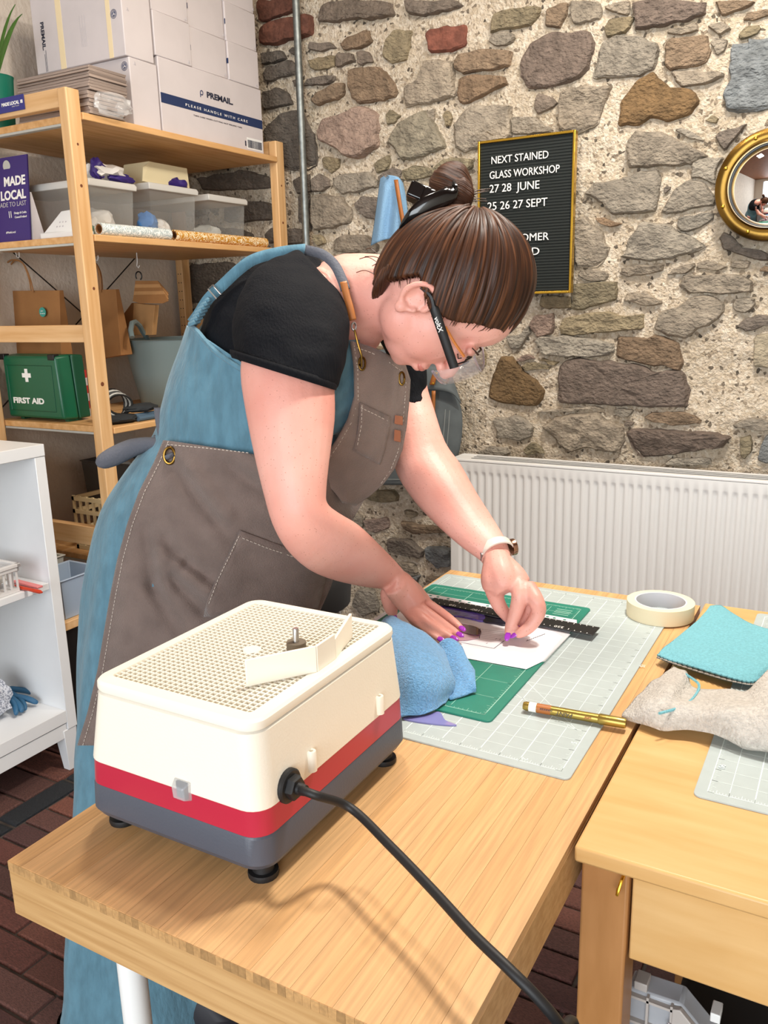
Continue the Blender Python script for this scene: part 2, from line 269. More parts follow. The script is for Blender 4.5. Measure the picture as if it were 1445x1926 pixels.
# ------------------------------------------------------------------ stone wall (wall_far): gritty mortar face + single stones traced from the photo
ZONES = {
'A': (480, 0, 3.0104, """
d 345,100 375,20 440,0 760,0 785,85 640,115 590,100 480,118 350,112
d 850,60 840,0 1130,0 1170,30 1080,60 960,85 880,70
r 0,0 235,0 225,60 120,100 10,120
r 15,150 110,115 310,80 315,190 200,225 20,260
R 968,195 1000,165 1130,145 1185,140 1195,255 1100,285 980,290
o 1325,180 1345,80 1440,48 1605,30 1600,84 1540,135 1340,180
g 1318,225 1345,195 1460,186 1470,215 1420,255 1370,265
b 475,250 520,205 630,165 655,230 600,265 490,290
o 715,310 740,220 790,170 880,160 875,250 840,340 760,355
d 300,290 310,245 420,240 450,262 380,285
o 310,385 300,340 440,310 445,380 360,395
d 450,378 452,305 545,298 550,345 490,375
d 570,355 568,290 640,285 655,345 600,365
b 525,410 580,385 690,378 740,400 800,505 780,550 650,570 570,582 545,560 525,490
b 310,570 330,525 430,475 490,465 505,510 470,555 350,598
d 270,490 290,450 400,420 450,430 440,460 330,485
g 835,490 930,450 955,345 1040,335 1110,350 1130,545 1000,575 845,610
b 1125,340 1150,305 1300,275 1440,280 1440,370 1330,400 1180,405 1125,395
b 1145,450 1180,425 1300,420 1410,425 1420,480 1300,530 1200,580 1145,580
p 340,750 370,680 480,640 600,595 680,640 700,720 690,830 620,870 560,905 500,880 420,820 345,790
o 735,655 765,610 820,650 790,695 745,700
l 745,800 800,700 880,650 960,620 1020,720 1075,830 980,865 870,905 825,905 790,850
g 1120,710 1160,640 1250,600 1380,585 1445,600 1445,780 1260,840 1180,860 1120,830
g 955,640 1010,610 1015,670 1000,700
o 1060,650 1085,610 1110,660 1100,700 1070,705
o 370,895 400,880 470,895 470,945 420,985 385,950
o 665,930 750,865 762,910 740,960 680,985
d 690,1000 760,950 820,960 810,1010 740,1030 695,1030
o 820,965 890,935 1000,960 1080,900 1230,895 1225,950 1100,990 950,1000 840,1020
g 430,1040 470,985 640,970 685,1020 680,1055 560,1090 480,1100
d 310,1010 360,985 410,1010 415,1060 370,1085 315,1085
g 315,1110 350,1095 480,1110 530,1180 540,1260 430,1295 330,1305 310,1250
d 555,1150 600,1115 700,1115 690,1240 620,1230 570,1190
g 430,1370 500,1320 640,1340 690,1390 680,1440 430,1420
o 320,1340 370,1325 390,1380 340,1400
D 30,300 150,285 165,330 40,370
D 175,290 210,255 235,290 215,310
D 35,420 60,375 190,335 240,380 210,420 60,460
D 35,520 120,495 180,530 205,590 50,620
D 60,740 150,640 250,620 330,780 345,930 300,960 170,965 60,830
D 205,1030 270,985 305,990 310,1085 230,1090
D 250,1100 300,1100 310,1310 240,1250
D 205,465 230,450 260,450 260,480 225,495
D -330,1010 -60,960 75,1000 80,1070 -300,1080
D -180,1140 90,1140 90,1250 -180,1260
D 50,1330 80,1280 270,1300 270,1380 60,1380
D -350,1290 -120,1290 -20,1330 -40,1430 -340,1440
D -380,1500 -150,1480 -60,1560 -120,1700 -380,1720
D -380,1750 -160,1740 -160,1860 -380,1880
d 860,1085 930,1060 1000,1120 900,1190
"""),
'B': (960, 0, 2.979, """
b 190,140 195,45 320,12 310,80 270,150
g 335,70 335,0 500,0 510,95 430,120 345,132
g 520,40 590,0 670,0 660,80 590,70
o 530,160 550,110 640,90 685,95 670,160 620,185 540,198
m 685,0 1090,0 1085,70 980,120 850,140 705,165 690,110
b 1145,10 1170,0 1370,0 1310,50 1190,82
b 1305,110 1330,70 1445,55 1465,85 1360,115
o 1275,190 1320,140 1400,130 1410,160 1340,210 1285,215
g 870,190 900,155 1050,130 1050,170 960,190
g 1100,150 1180,115 1245,150 1170,185
b 860,350 880,215 1100,190 1112,285 1100,340 990,370 900,385 860,370
g 460,420 510,235 580,195 740,195 810,235 830,290 800,390 720,425 600,430 465,438
m 45,410 60,320 120,240 190,185 300,180 440,175 470,240 440,370 380,440 200,497 90,480
d 130,600 140,520 230,535 265,570 220,600 145,640
g 265,620 280,520 330,490 560,470 530,560 480,700 370,750 265,720
g 0,650 120,650 250,735 30,752 0,740
B 600,690 620,570 690,470 790,395 830,440 900,490 1000,480 1055,570 1000,640 880,680 790,650 700,700
g 890,400 1000,385 1190,400 1190,430 1060,480 960,470 920,450
g 1120,240 1160,210 1220,215 1200,290 1150,310
s 1190,520 1230,440 1240,250 1330,240 1340,215 1500,195 1520,600 1290,625 1210,620
g 915,720 960,705 1060,760 1090,785 1000,770
o 1085,680 1120,645 1165,650 1150,695
d 1145,760 1200,720 1330,690 1290,740 1200,840 1165,810
g 650,935 655,800 700,735 860,740 950,790 1110,870 1000,920 820,930
g 1010,990 1015,910 1100,880 1190,880 1150,960 1145,1030 1060,1000
g 410,1080 470,1020 640,1000 720,960 820,950 840,1000 820,1180 700,1190 580,1200 500,1130
g 840,1190 900,1080 990,1000 1080,1020 1140,1090 1140,1150 1000,1170 880,1195
g 930,1270 945,1205 1140,1190 1140,1220 1080,1260 980,1300
b 470,1220 530,1225 620,1250 560,1270 500,1260
g 640,1430 650,1360 730,1240 860,1250 960,1300 1095,1370 1060,1400 930,1440 800,1460 620,1445
g 360,1240 410,1210 500,1300 550,1390 545,1425 483,1500 360,1490 355,1310
d 1170,1330 1200,1290 1310,1385 1445,1415 1460,1460 1280,1425 1185,1385
d 850,1050 880,1040 890,1060 860,1085
"""),
'C': (960, 440, 2.979, """
g 610,225 625,190 740,170 850,175 850,205 740,230 640,240
g 870,230 910,190 1030,160 1035,185 980,220
g 1040,195 1045,160 1130,150 1215,185 1150,200
g 1222,185 1240,150 1340,155 1330,190 1230,190
b 1390,215 1420,185 1470,190 1470,215
g 380,235 385,200 530,205 550,235 520,270 450,265
o 340,420 345,280 590,270 600,310 580,370 480,400 400,430
o 160,400 170,345 330,340 335,420 220,425
g 940,295 970,230 1300,222 1360,270 1350,320 1200,335 1000,330
g 805,530 840,435 940,410 990,360 1100,342 1190,380 1200,430 1120,510 1040,530 980,585 880,575
g 1245,395 1260,360 1370,360 1370,400 1320,440 1260,425
d 1270,520 1320,465 1400,455 1475,470 1475,510 1320,545
g 625,370 650,330 760,320 860,380 800,405 690,390
p 105,500 130,455 240,445 235,560 150,580 115,545
o 275,520 290,470 400,450 560,440 600,460 740,450 735,530 600,545 450,560 280,568
g 135,600 160,575 350,570 570,610 580,650 540,690 300,690 180,680
b 585,690 595,590 640,575 760,590 810,568 935,600 970,720 950,770 850,745 700,720
m 265,940 270,760 300,715 400,690 520,715 700,730 800,770 970,770 995,890 990,970 800,975 600,960 450,960 300,950
l 1355,750 1370,570 1480,555 1480,750
B -125,920 -105,805 -60,690 0,690 65,760 140,820 190,880 150,960 60,968 -60,945
p 25,700 100,672 135,690 60,718
o 55,745 90,720 230,740 220,762 150,755 80,770
o 155,710 180,698 265,715 250,735
g -20,580 60,560 105,510 108,560 50,640 0,655
g 130,995 330,975 530,975 400,992
g 570,990 620,975 690,990 660,1025 600,1025
b 750,1030 800,1005 960,1000 1075,1040 1060,1065 900,1075 790,1050
g 175,1080 240,1030 350,1010 490,1000 540,1050 630,1090 635,1160 600,1225 500,1215 420,1195 330,1225 260,1180 230,1130
m 650,1120 680,1085 760,1100 950,1100 1100,1115 1230,1130 1200,1190 1060,1215 860,1245 730,1250 680,1200
g -100,1030 60,1020 130,1080 120,1140 50,1160 -80,1150
o 70,1210 110,1170 170,1190 180,1235 90,1235
g 860,1285 900,1258 1120,1260 1130,1295 880,1295
g 1240,1080 1300,1040 1400,1030 1465,1050 1465,1105 1340,1100
o 1285,1240 1290,1140 1350,1130 1350,1230 1310,1270
s 1400,1230 1420,1130 1475,1120 1475,1290 1390,1275
d 635,1080 640,1050 690,1060 670,1085
g -190,1230 -120,1190 -20,1200 -10,1240 -100,1260
"""),
'D': (640, 960, 2.779, """
d 235,150 350,155 430,210 420,250 330,240 240,215
s 440,200 520,190 575,210 575,300 500,310 450,250
b 320,60 450,80 530,90 540,120 400,130 330,100
p 120,50 240,40 250,90 180,120 130,100
g 60,20 110,30 110,110 50,100
g 90,410 180,420 200,520 120,560 60,500
g 270,270 380,280 400,330 300,330
g 130,330 210,340 200,390 140,390
s 330,350 420,345 390,395 330,400
"""),
}
SCOL = dict(g='#9f9484', d='#82766a', b='#8f7962', o='#95876c', l='#a59983', p='#a08a7c', m='#786a60', s='#868989', r='#6d4537', R='#8c5646', B='#7f6646', D='#6b6157')
wall = structure(empty('wall_far', (0.3, WY, 0)))
OCC = {}
CS = 0.012
def inpoly(x, z, P):
    c = False; j = len(P)-1
    for i in range(len(P)):
        (xi, zi), (xj, zj) = P[i], P[j]
        if (zi > z) != (zj > z) and x < (xj-xi)*(z-zi)/(zj-zi)+xi: c = not c
        j = i
    return c
def mark(P):
    cx = sum(p[0] for p in P)/len(P); cz = sum(p[1] for p in P)/len(P)
    x0, x1 = min(p[0] for p in P)-.02, max(p[0] for p in P)+.02; z0, z1 = min(p[1] for p in P)-.02, max(p[1] for p in P)+.02
    x = x0
    while x < x1:
        z = z0
        while z < z1:
            dx, dz = x-cx, z-cz; d = math.hypot(dx, dz) or 1; s = max(0, d-0.014)/d
            if inpoly(cx+dx*s, cz+dz*s, P): OCC[(round(x/CS), round(z/CS))] = 1
            z += CS
        x += CS
def stone(P, code):
    """P: outline in wall coordinates (x, z)"""
    n0 = len(P); area2 = sum(P[i][0]*P[(i+1) % n0][1]-P[(i+1) % n0][0]*P[i][1] for i in range(n0))
    if area2 < 0: P = P[::-1]
    mark(P)
    Q = []                                              # nip the corners, then break the edges up
    for i in range(n0):
        a, b_ = Vector(P[i]), Vector(P[(i+1) % n0]); L_ = (b_-a).length; m_ = max(2, min(6, int(L_/.018)))
        Q += [a.lerp(b_, .10+.80*k/m_) for k in range(m_+1)]
    c = sum(Q, Vector((0, 0)))/len(Q); size = math.sqrt(abs(area2)/2)
    seed = Vector((c.x*3, 7.1, c.y*3)); hgt = min(0.024, 0.009+size*0.10)*random.uniform(.75, 1.25)
    tx, tz = random.uniform(-.10, .10), random.uniform(-.05, .18)   # tilt of the face
    rings = []
    for s, h in ((1.03, -0.45), (1.0, 0.30), (0.965, 0.74), (0.90, 0.95), (0.68, 1.0), (0.40, 1.02), (.15, 1.02)):
        r = []
        for q in Q:
            d = (q-c)*s
            p3 = Vector((c.x+d.x, 0, c.y+d.y)); e3 = Vector((q.x, 0, q.y))
            jit = noise.noise_vector(e3*30+seed)*0.006*s+noise.noise_vector(e3*90+seed)*0.0035*s
            rel = (abs(noise.noise(p3*11+seed*2))-.25)*.55+noise.noise(p3*26+seed)*.30+noise.noise(p3*60+seed)*.20
            y = WY-hgt*(h+(rel if h > .5 else rel*.25))-(d.x*tx+d.y*tz)*(1 if h > .4 else 0)
            r.append(Vector((p3.x+jit.x, min(y, WY+0.014), p3.z+jit.z)))
        rings.append(r)
    mb = MB().rings(rings, cap0=False)
    o = mb.build('stone', M['brickstone'] if code in 'rR' else M['stone'], wall, smooth=True, auto=24)
    k = random.uniform(.86, 1.12); cc = hx(SCOL[code]); t = random.uniform(-.04, .04)
    o.color = (cc[0]*k*(1+t), cc[1]*k, cc[2]*k*(1-t), 1)
for zn, (ox, oy, s, txt) in ZONES.items():
    for line in txt.strip().split('\n'):
        q = line.split(); P = []
        for p in q[1:]:
            x, y = map(float, p.split(',')); w3 = aY(ox+x/s, oy+y/s, WY-0.012); P.append((w3.x, w3.z))
        stone(P, q[0])
# the same masonry goes on where the photo cannot see it: behind the person and past the frame
PERS = [(330, 480), (700, 470), (760, 400), (905, 390), (1000, 480), (980, 640), (840, 690), (770, 760), (845, 870), (845, 1100), (700, 1170), (300, 1500), (130, 1200), (300, 760)]
random.seed(21)
def pix(v):
    d = v-CAM; z = d.dot(FF); return 722.5+FPX*d.dot(RR)/z, 963-FPX*d.dot(UU)/z
for att in range(12000):
    x, z = random.uniform(-1.62, 1.35), random.uniform(0.06, 2.66)
    px, py = pix(Vector((x, WY, z)))
    hidden = inpoly(px, py, PERS) or px > 1475 or py < -30 or (px < 480 and py < 480) or (px < 330)
    if not hidden or (x > -.25 and z < .80): continue
    sz_ = 1-.6*att/12000; a, h = random.uniform(.035, .12)*sz_, random.uniform(.025, .06)*sz_
    P = []
    for k in range(8):
        t = 2*math.pi*(k+random.uniform(-.2, .2))/8; e_ = lambda c: math.copysign(abs(c)**.6, c)
        P.append((x+a*e_(math.cos(t))*random.uniform(.85, 1.05), z+h*e_(math.sin(t))*random.uniform(.8, 1.05)))
    ok = True
    for i in range(-6, 7):
        for j in range(-4, 5):
            if (round((x+a*i/6)/CS), round((z+h*j/4)/CS)) in OCC: ok = False; break
        if not ok: break
    if ok: stone(P, random.choice('gggdbomgol'))
# mortar face with relief
NX, NZ = 330, 300; x0, x1 = LX, XR; rows = []
random.seed(3)
for i in range(NZ+1):
    z = ZC*i/NZ; r = []
    for j in range(NX+1):
        x = x0+(x1-x0)*j/NX; p = Vector((x, 0, z))
        d = noise.noise(p*9)*0.008+noise.noise(p*30)*0.006+noise.noise(p*75)*0.004
        r.append(Vector((x, WY+0.004-d, z)))
    rows.append(r)
MB().grid(rows).build('mortar', M['mortar'], wall, smooth=True, auto=180, fix=False)
MB().box((LX-.1, WY+.03, 0), (XR, WY+.2, ZC)).build('wall_core', M['mortar'], wall)

# ------------------------------------------------------------------ pipe
pb = aY(572, 230, WY-0.045); pb2 = aY(578, 465, WY-0.045)
e_ = empty('conduit_pipe', (pb2.x, pb2.y, 0), 'grey galvanised pipe running up the stone wall beside the shelf', 'pipe')
MB().cyl((pb2.x-.003, WY-.045, 0.0), (pb2.x-.003, WY-.045, ZC), 0.0125, 14).build('pipe', M['galv'], e_, smooth=True)
for z in (0.5, 1.3, 2.3):
    MB().cyl((pb2.x-.003, WY-.045, z-.012), (pb2.x-.003, WY-.045, z+.012), 0.0155, 14).box((pb2.x-.011, WY-.04, z-.008), (pb2.x+.005, WY+.006, z+.008)).build('pipe_clip', M['galv'], e_, smooth=True)

# ------------------------------------------------------------------ radiator
RY = 2.00
p0 = aY(848, 863, RY); px_ = [aY(x, y, RY) for x, y in ((867, 888), (1441, 932))]
rx0 = p0.x; rtop = p0.z-0.002; pitch = (px_[1].x-px_[0].x)/35; rx1 = rx0+1.6; rbot = 0.16
rad = empty('radiator', (rx0+.8, RY+.06, 0), 'white ribbed panel radiator below the stone wall behind the table', 'radiator')
prof = []
gx = px_[0].x; x = rx0
xs = [(rx0, 0.0), (rx0+.006, 0.0)]
k = 0
while gx+k*pitch < rx1-.02:
    c = gx+k*pitch
    for dx, dy in ((-.40, 0), (-.30, 0.0006), (-.18, 0.0045), (0, 0.0062), (.18, 0.0045), (.30, 0.0006), (.40, 0)): xs.append((c+dx*pitch, dy))
    k += 1
xs.append((rx1, 0.0))
gz = px_[0].z+0.004
zz = [(rtop-.004, 0), (gz+.004, 0), (gz, .25), (gz-.006, .75), (gz-.014, 1), (rbot+.05, 1), (rbot+.03, 0), (rbot, 0)]
rows = [[Vector((x, RY+d*kk, z)) for x, d in xs] for z, kk in zz]
MB().grid(rows).build('front_panel', M['white_paint'], rad, smooth=True, auto=60)
MB().box((rx0, RY+.0078, rbot), (rx1, RY+.012, rtop-.006)).build('back_sheet', M['white_paint'], rad)
MB().box((rx0-.004, RY+.004, rbot), (rx0+.003, RY+.105, rtop+.003)).build('side_cover', M['white_paint'], rad, bevel=.002)
MB().box((rx1-.003, RY+.004, rbot), (rx1+.004, RY+.105, rtop+.003)).build('side_cover', M['white_paint'], rad, bevel=.002)
MB().box((rx0, RY+.09, rbot), (rx1, RY+.10, rtop-.004)).build('rear_panel', M['white_paint'], rad)
MB().box((rx0+.003, RY+.0, rtop-.004), (rx1, RY+.024, rtop+.004)).box((rx0, RY+.082, rtop-.004), (rx1, RY+.105, rtop+.004)).box((rx0, RY+.02, rtop-.004), (rx0+.06, RY+.09, rtop+.003)).build('top_rim', M['white_paint'], rad, bevel=.002)
M['grille'] = mat('grille', '#70716f', 0.4)
for k in range(5):
    MB().box((rx0+.06, RY+.027+k*.011, rtop-.006), (rx1, RY+.032+k*.011, rtop+.0045)).build('grille_bar', M['white_paint'] if k % 2 else M['grille'], rad)
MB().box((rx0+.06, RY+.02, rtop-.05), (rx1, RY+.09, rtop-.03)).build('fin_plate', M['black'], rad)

# ------------------------------------------------------------------ letter board
BY = WY-0.055
tl, tr, br = aY(900, 265, BY), aY(1084, 246, BY), aY(1073, 551, BY)
bx0, bx1, bz0, bz1 = tl.x, tr.x, br.z, (tl.z+tr.z)/2
lb = empty('letter_board', ((bx0+bx1)/2, BY, bz0), 'black felt letter board in a slim gold frame on the stone wall', 'letter board')
fw = .0075
MB().box((bx0+.003, BY+.004, bz0+.003), (bx1-.003, BY+.016, bz1-.003)).build('felt_back', M['felt'], lb)
for a, b_ in (((bx0, BY-.006, bz0), (bx0+fw, BY+.018, bz1)), ((bx1-fw, BY-.006, bz0), (bx1, BY+.018, bz1)), ((bx0+fw, BY-.006, bz0), (bx1-fw, BY+.018, bz0+fw)), ((bx0+fw, BY-.006, bz1-fw), (bx1-fw, BY+.018, bz1))):
    MB().box(a, b_).build('frame_rail', M['goldframe'], lb, bevel=.0015)
nr = 52
slat_me = None
for k in range(nr):
    z = bz0+fw+(bz1-bz0-2*fw)*(k+.5)/nr; hh = (bz1-bz0)/nr*.33
    if slat_me is None:
        w_ = (bx1-bx0)/2-fw
        slat_me = MB().rings([[Vector((sx*w_, yy, zz_)) for yy, zz_ in ((.004, -hh), (-.001, -hh*.5), (-.0015, 0), (-.001, hh*.5), (.004, hh))] for sx in (-1, 1)]).mesh('felt_rib', Vector((0, 0, 0))); slat_me.materials.append(M['felt'])
    link('felt_rib', slat_me, Vector(((bx0+bx1)/2, BY+.003, z)), lb)
def board_text(s, px, py, hpx, wpx):
    """s written with its baseline start at pixel (px, py), cap height hpx, whole width wpx"""
    o = aY(px, py, BY-.0005); o2 = aY(px+wpx, py-wpx*.085, BY-.0005); h = (aY(px, py-hpx, BY).z-o.z)
    t = text('letters', s, M['letter'], o, (1, 0, 0), (0, 0, 1), h, lb, depth=.0025, bold=0.0)
    w_ = max(v.co.x for v in t.data.vertices); k = (o2.x-o.x)/w_
    for v in t.data.vertices: v.co.x *= k
for s, x, y, h, w_ in (('NEXT STAINED', 924, 309, 14, 108), ('GLASS WORKSHOP', 921, 337, 14, 132), ('27 28  JUNE', 921, 363, 15, 94), ('25 26 27 SEPT', 917, 396, 15, 113), ('CUSTOMER', 932, 457, 14, 101), ('CARD', 956, 482, 14, 59)):
    board_text(s, x, y, h, w_)

# ------------------------------------------------------------------ porthole mirror
MY = WY-0.05
mc = Vector((aY(1345, 372, MY).x+0.143, MY, aY(1445, 349, MY).z))
mr = 0.143
mm = empty('porthole_mirror', (mc.x, MY, mc.z-mr), 'round convex mirror in a riveted brass porthole frame on the stone wall', 'mirror')
MB().lathe(mc, (0, -1, 0), [(mr*.97, -.012), (mr, -.008), (mr, .014), (mr*.985, .020), (mr*.93, .023), (mr*.84, .024), (mr*.80, .022), (mr*.79, .026), (mr*.765, .028), (mr*.75, .024), (mr*.745, .010)], 72, cap=False).build('brass_rim', M['brass'], mm, smooth=True, auto=30)
MB().lathe(mc, (0, -1, 0), [(mr*.76, .012), (mr*.745, .013), (mr*.735, .012), (mr*.73, .006)], 72, cap=False).build('gasket', M['black'], mm, smooth=True)
R_ = 0.32; rr_ = mr*.74
MB().lathe(mc, (0, -1, 0), [(rr_*k/12, math.sqrt(R_*R_-(rr_*k/12)**2)-math.sqrt(R_*R_-rr_*rr_)+.006) for k in range(12, 0, -1)]+[(.0005, R_-math.sqrt(R_*R_-rr_*rr_)+.006)], 64, cap=False).build('mirror_glass', M['mirror'], mm, smooth=True)
for k in range(8):
    a = math.radians(11+45*k+11); c = mc+Vector((math.cos(a)*mr*.885, -.023, math.sin(a)*mr*.885))
    MB().lathe(c, (0, -1, 0), [(.0055, 0), (.005, .003), (.003, .0045), (.0006, .005)], 12).build('rivet', M['brass2'], mm, smooth=True)
# ------------------------------------------------------------------ soft-shape helper
def blob(c, r, amp=0.2, seed=0, freq=3.0, lev=3, flat=None):
    bm = bmesh.new(); bmesh.ops.create_icosphere(bm, subdivisions=lev, radius=1)
    mb = MB(); c = Vector(c); so = Vector((seed*3.7, seed*1.3, seed*5.1))
    for v in bm.verts:
        k = 1+amp*noise.noise(v.co*freq+so)+amp*.5*noise.noise(v.co*freq*2.3+so)
        p = c+Vector((v.co.x*r[0]*k, v.co.y*r[1]*k, v.co.z*r[2]*k))
        if flat is not None: p.z = max(p.z, flat)
        mb.v.append(p)
    bm.verts.index_update(); mb.f = [tuple(v.index for v in f.verts) for f in bm.faces]; bm.free(); return mb
M['card'] = mat('card', '#cbc3c3', 0.7, var=0.04, vscale=10)
M['navy'] = mat('navy', '#1d2f57', 0.6)
M['ink'] = mat('ink', '#25293c', 0.7)
M['inkpale'] = mat('inkpale', '#b9b3b6', 0.7)
M['tape_y'] = mat('tape_y', '#e6d3ac', 0.4)
M['kraft'] = mat('kraft', '#9a6b3d', 0.8, var=0.08, vscale=20)
M['kraft2'] = mat('kraft2', '#b98a58', 0.8, var=0.08, vscale=20)
M['greypaper'] = mat('greypaper', '#9c8b80', 0.8, var=0.22, vscale=18, stretch=(.3, .3, 9), detail=6)
M['purple'] = mat('purple', '#33206e', 0.5)
M['navysign'] = mat('navysign', '#2b2d7a', 0.5)
M['clear'] = mat('clear', '#cfd0cc', 0.12, alpha=0.17, spec=0.6)
M['clearlid'] = mat('clearlid', '#d8d6d0', 0.3, alpha=0.85)
M['film'] = mat('film', '#f4f4f4', 0.08, alpha=0.25, spec=1.0, bump=0.5, bscale=40)
M['aidgreen'] = mat('aidgreen', '#0d5a3c', 0.35, bump=0.05, bscale=300)
M['aidgreen2'] = mat('aidgreen2', '#0a4a31', 0.4)
M['totegrey'] = mat('totegrey', '#6f7f80', 0.35)
M['darkcloth'] = mat('darkcloth', '#23272a', 0.9, bump=0.6, bscale=60)
M['denim'] = mat('denim', '#4a6072', 0.9)
M['pinkbox'] = mat('pinkbox', '#e3cfcc', 0.6)
M['cream'] = mat('cream', '#e6d8b0', 0.6)
M['leaf'] = mat('leaf', '#3f6b1c', 0.4, var=0.15, vscale=20)
M['teal'] = mat('teal', '#0f6b55', 0.35)
M['tealsticker'] = mat('tealsticker', '#3f9a8c', 0.5)
M['binblack'] = mat('binblack', '#4a4946', 0.5)
M['basket'] = mat('basket', '#c9b48a', 0.6)
M['binblue'] = mat('binblue', '#9fb0c4', 0.4)
M['lightgrey'] = mat('lightgrey', '#b9b9b2', 0.5)
def pattern(name, c1, c2, scale):
    m = bpy.data.materials.new(name); m.use_nodes = True; N = m.node_tree.nodes; L = m.node_tree.links; b = N['Principled BSDF']; b.inputs['Roughness'].default_value = 0.5
    tc = N.new('ShaderNodeTexCoord'); nz = N.new('ShaderNodeTexNoise'); nz.inputs['Scale'].default_value = scale; nz.inputs['Distortion'].default_value = 1.5; nz.inputs['Detail'].default_value = 0
    L.new(tc.outputs['Object'], nz.inputs['Vector']); ma = N.new('ShaderNodeMath'); ma.operation = 'PINGPONG'; ma.inputs[1].default_value = .11; L.new(nz.outputs['Fac'], ma.inputs[0])
    rp = N.new('ShaderNodeValToRGB'); L.new(ma.outputs[0], rp.inputs[0]); e = rp.color_ramp.elements; e[0].position = .040; e[0].color = (*hx(c2), 1); e[1].position = .046; e[1].color = (*hx(c1), 1)
    L.new(rp.outputs[0], b.inputs['Base Color']); return m
M['rollblue'] = pattern('rollblue', '#b7c2c2', '#eef0ec', 42)
M['rollgold'] = pattern('rollgold', '#c48a2a', '#f2e0bd', 42)

# ------------------------------------------------------------------ pine shelf unit
SX0, SX1 = -1.648, -1.148
NY0, NY1, FY0, FY1, PT = 1.196, 1.240, 2.087, 2.131, 1.818
Z1, Z2, Z3, Z4 = 1.765, 1.463, 0.942, 0.545
su = empty('shelf_unit', ((SX0+SX1)/2, (NY0+FY1)/2, 0), 'open pine shelf unit against the white plaster wall', 'shelf')
for y0, y1 in ((NY0, NY1), (FY0, FY1)):
    for x0, x1 in ((SX1-.032, SX1), (SX0, SX0+.032)):
        p = MB().box((x0, y0, 0), (x1, y1, PT)).build('post', M['pinez'], su, bevel=.003)
        for (z, dy, r) in ((1.70, .5, .004), (1.58, .45, .005), (1.33, .6, .005), (1.06, .5, .007), (.83, .3, .008)):
            if x1 == SX1: MB().lathe((x1-.0005, y0+.044*dy, z+random.uniform(-.03, .03)), (1, 0, 0), [(r, 0), (r*.8, .0008)], 12).build('knot', M['knot'], p)
            else:
                pass
    for z0, z1 in ((1.775, 1.820), (1.180, 1.227), (0.592, 0.650)):
        MB().box((SX0+.032, y0+.006, z0), (SX1-.032, y0+.030, z1)).build('side_rail', M['pinex'], su, bevel=.002)
# peg holes on the far back post
for k in range(8):
    for dx in (.011, .023):
        MB().lathe((SX0+dx, FY0-.0003, 1.17+k*.032), (0, -1, 0), [(.0022, 0), (.0018, .0006)], 8).build('peg_hole', M['black'], su)
for z in (Z1, Z2, Z3, Z4):
    s_ = MB().box((SX0+.002, NY1+.001, z-.018), (SX1+.004, FY0-.001, z)).build('shelf_board', M['pine'], su, bevel=.002)
    MB().box((SX0+.01, NY1+.002, z-.024), (SX1-.02, NY1+.018, z-.018)).build('shelf_bracket', M['lightgrey'], s_)
def wire(name, pts, r, m, parent, n=6): return MB().tube(pts, r, n).build(name, m, parent, smooth=True)
wire('cross_brace', [(SX0-.004, NY1, .96), (SX0-.004, FY0, 1.60)], .0022, M['black'], su)
wire('cross_brace', [(SX0-.007, NY1, 1.55), (SX0-.007, FY0, .90)], .0022, M['black'], su)

# ---- cartons on the top shelf
BXF = -1.165
Z7 = lambda x, y: (x/2.779, y/2.779)
def fpt(x, y, X=BXF): a, b_ = Z7(x, y); return aX(a, b_, X)
def carton(y0, y1, z0, z1, depth, label, X=BXF, group=None):
    e = empty('carton', (X-depth/2, (y0+y1)/2, z0), label, 'box', group)
    MB().box((X-depth, y0, z0), (X, y1, z1)).build('box_body', M['card'], e, bevel=.0025)
    return e
yA0, yA1 = fpt(850, 650).y, fpt(1380, 790).y; zA = Z1+.205
pA = fpt(835, 300); zA = (fpt(1358, 475).z+fpt(822, 275).z)/2-0.002
cA = carton(yA0, yA1, Z1+.0005, zA, .34, 'wide white carton with a navy PLEASE HANDLE WITH CARE band')
Xf = BXF+.0004
def fz(x, y): return fpt(x, y).z
zs0, zs1 = (fz(848, 520)+fz(1375, 690))/2, (fz(848, 472)+fz(1375, 642))/2
MB().box((BXF, yA0+.002, zs0), (BXF+.0008, yA1-.002, zs1)).build('navy_band', M['navy'], cA)
def side_text(s, x0, x1, y0, cap, m, parent, name='printed_text', bold=0.0, space=1.0):
    a = fpt(x0, y0); wdt = fpt(x1, y0).y-a.y
    t = text(name, s, m, Vector((BXF+.0009, a.y, a.z)), (0, 1, 0), (0, 0, 1), cap, parent, depth=.0004, bold=bold, space=space)
    k = wdt/max(v.co.y for v in t.data.vertices)
    for v in t.data.vertices: v.co.y *= k
    return t
side_text('PREMAIL.', 1080, 1215, 508, .016, M['ink'], cA, bold=.05)
zt = zs0+(zs1-zs0)*.28; t_ = side_text('PLEASE HANDLE WITH CARE', 968, 1288, 545, .0075, M['letter'], cA, space=1.5); t_.location.z = zt
t_ = side_text('TAKE CARE WHEN CUTTING NOT PEELING TAPE', 1010, 1260, 600, .0035, M['ink'], cA); t_.location.z = zs0-.014
# printed mark left of the word: a rounded P with a curl
q = fpt(1050, 500); q.x = BXF+.0006
MB().tube([q+Vector((0, .004+.006*math.cos(a), .009+.006*math.sin(a))) for a in [math.radians(d) for d in range(-120, 181, 30)]], .0013, 5).tube([q+Vector((0, -.002, -.004)), q+Vector((0, -.002, .009))], .0013, 5).build('printed_mark', M['navy'], cA)
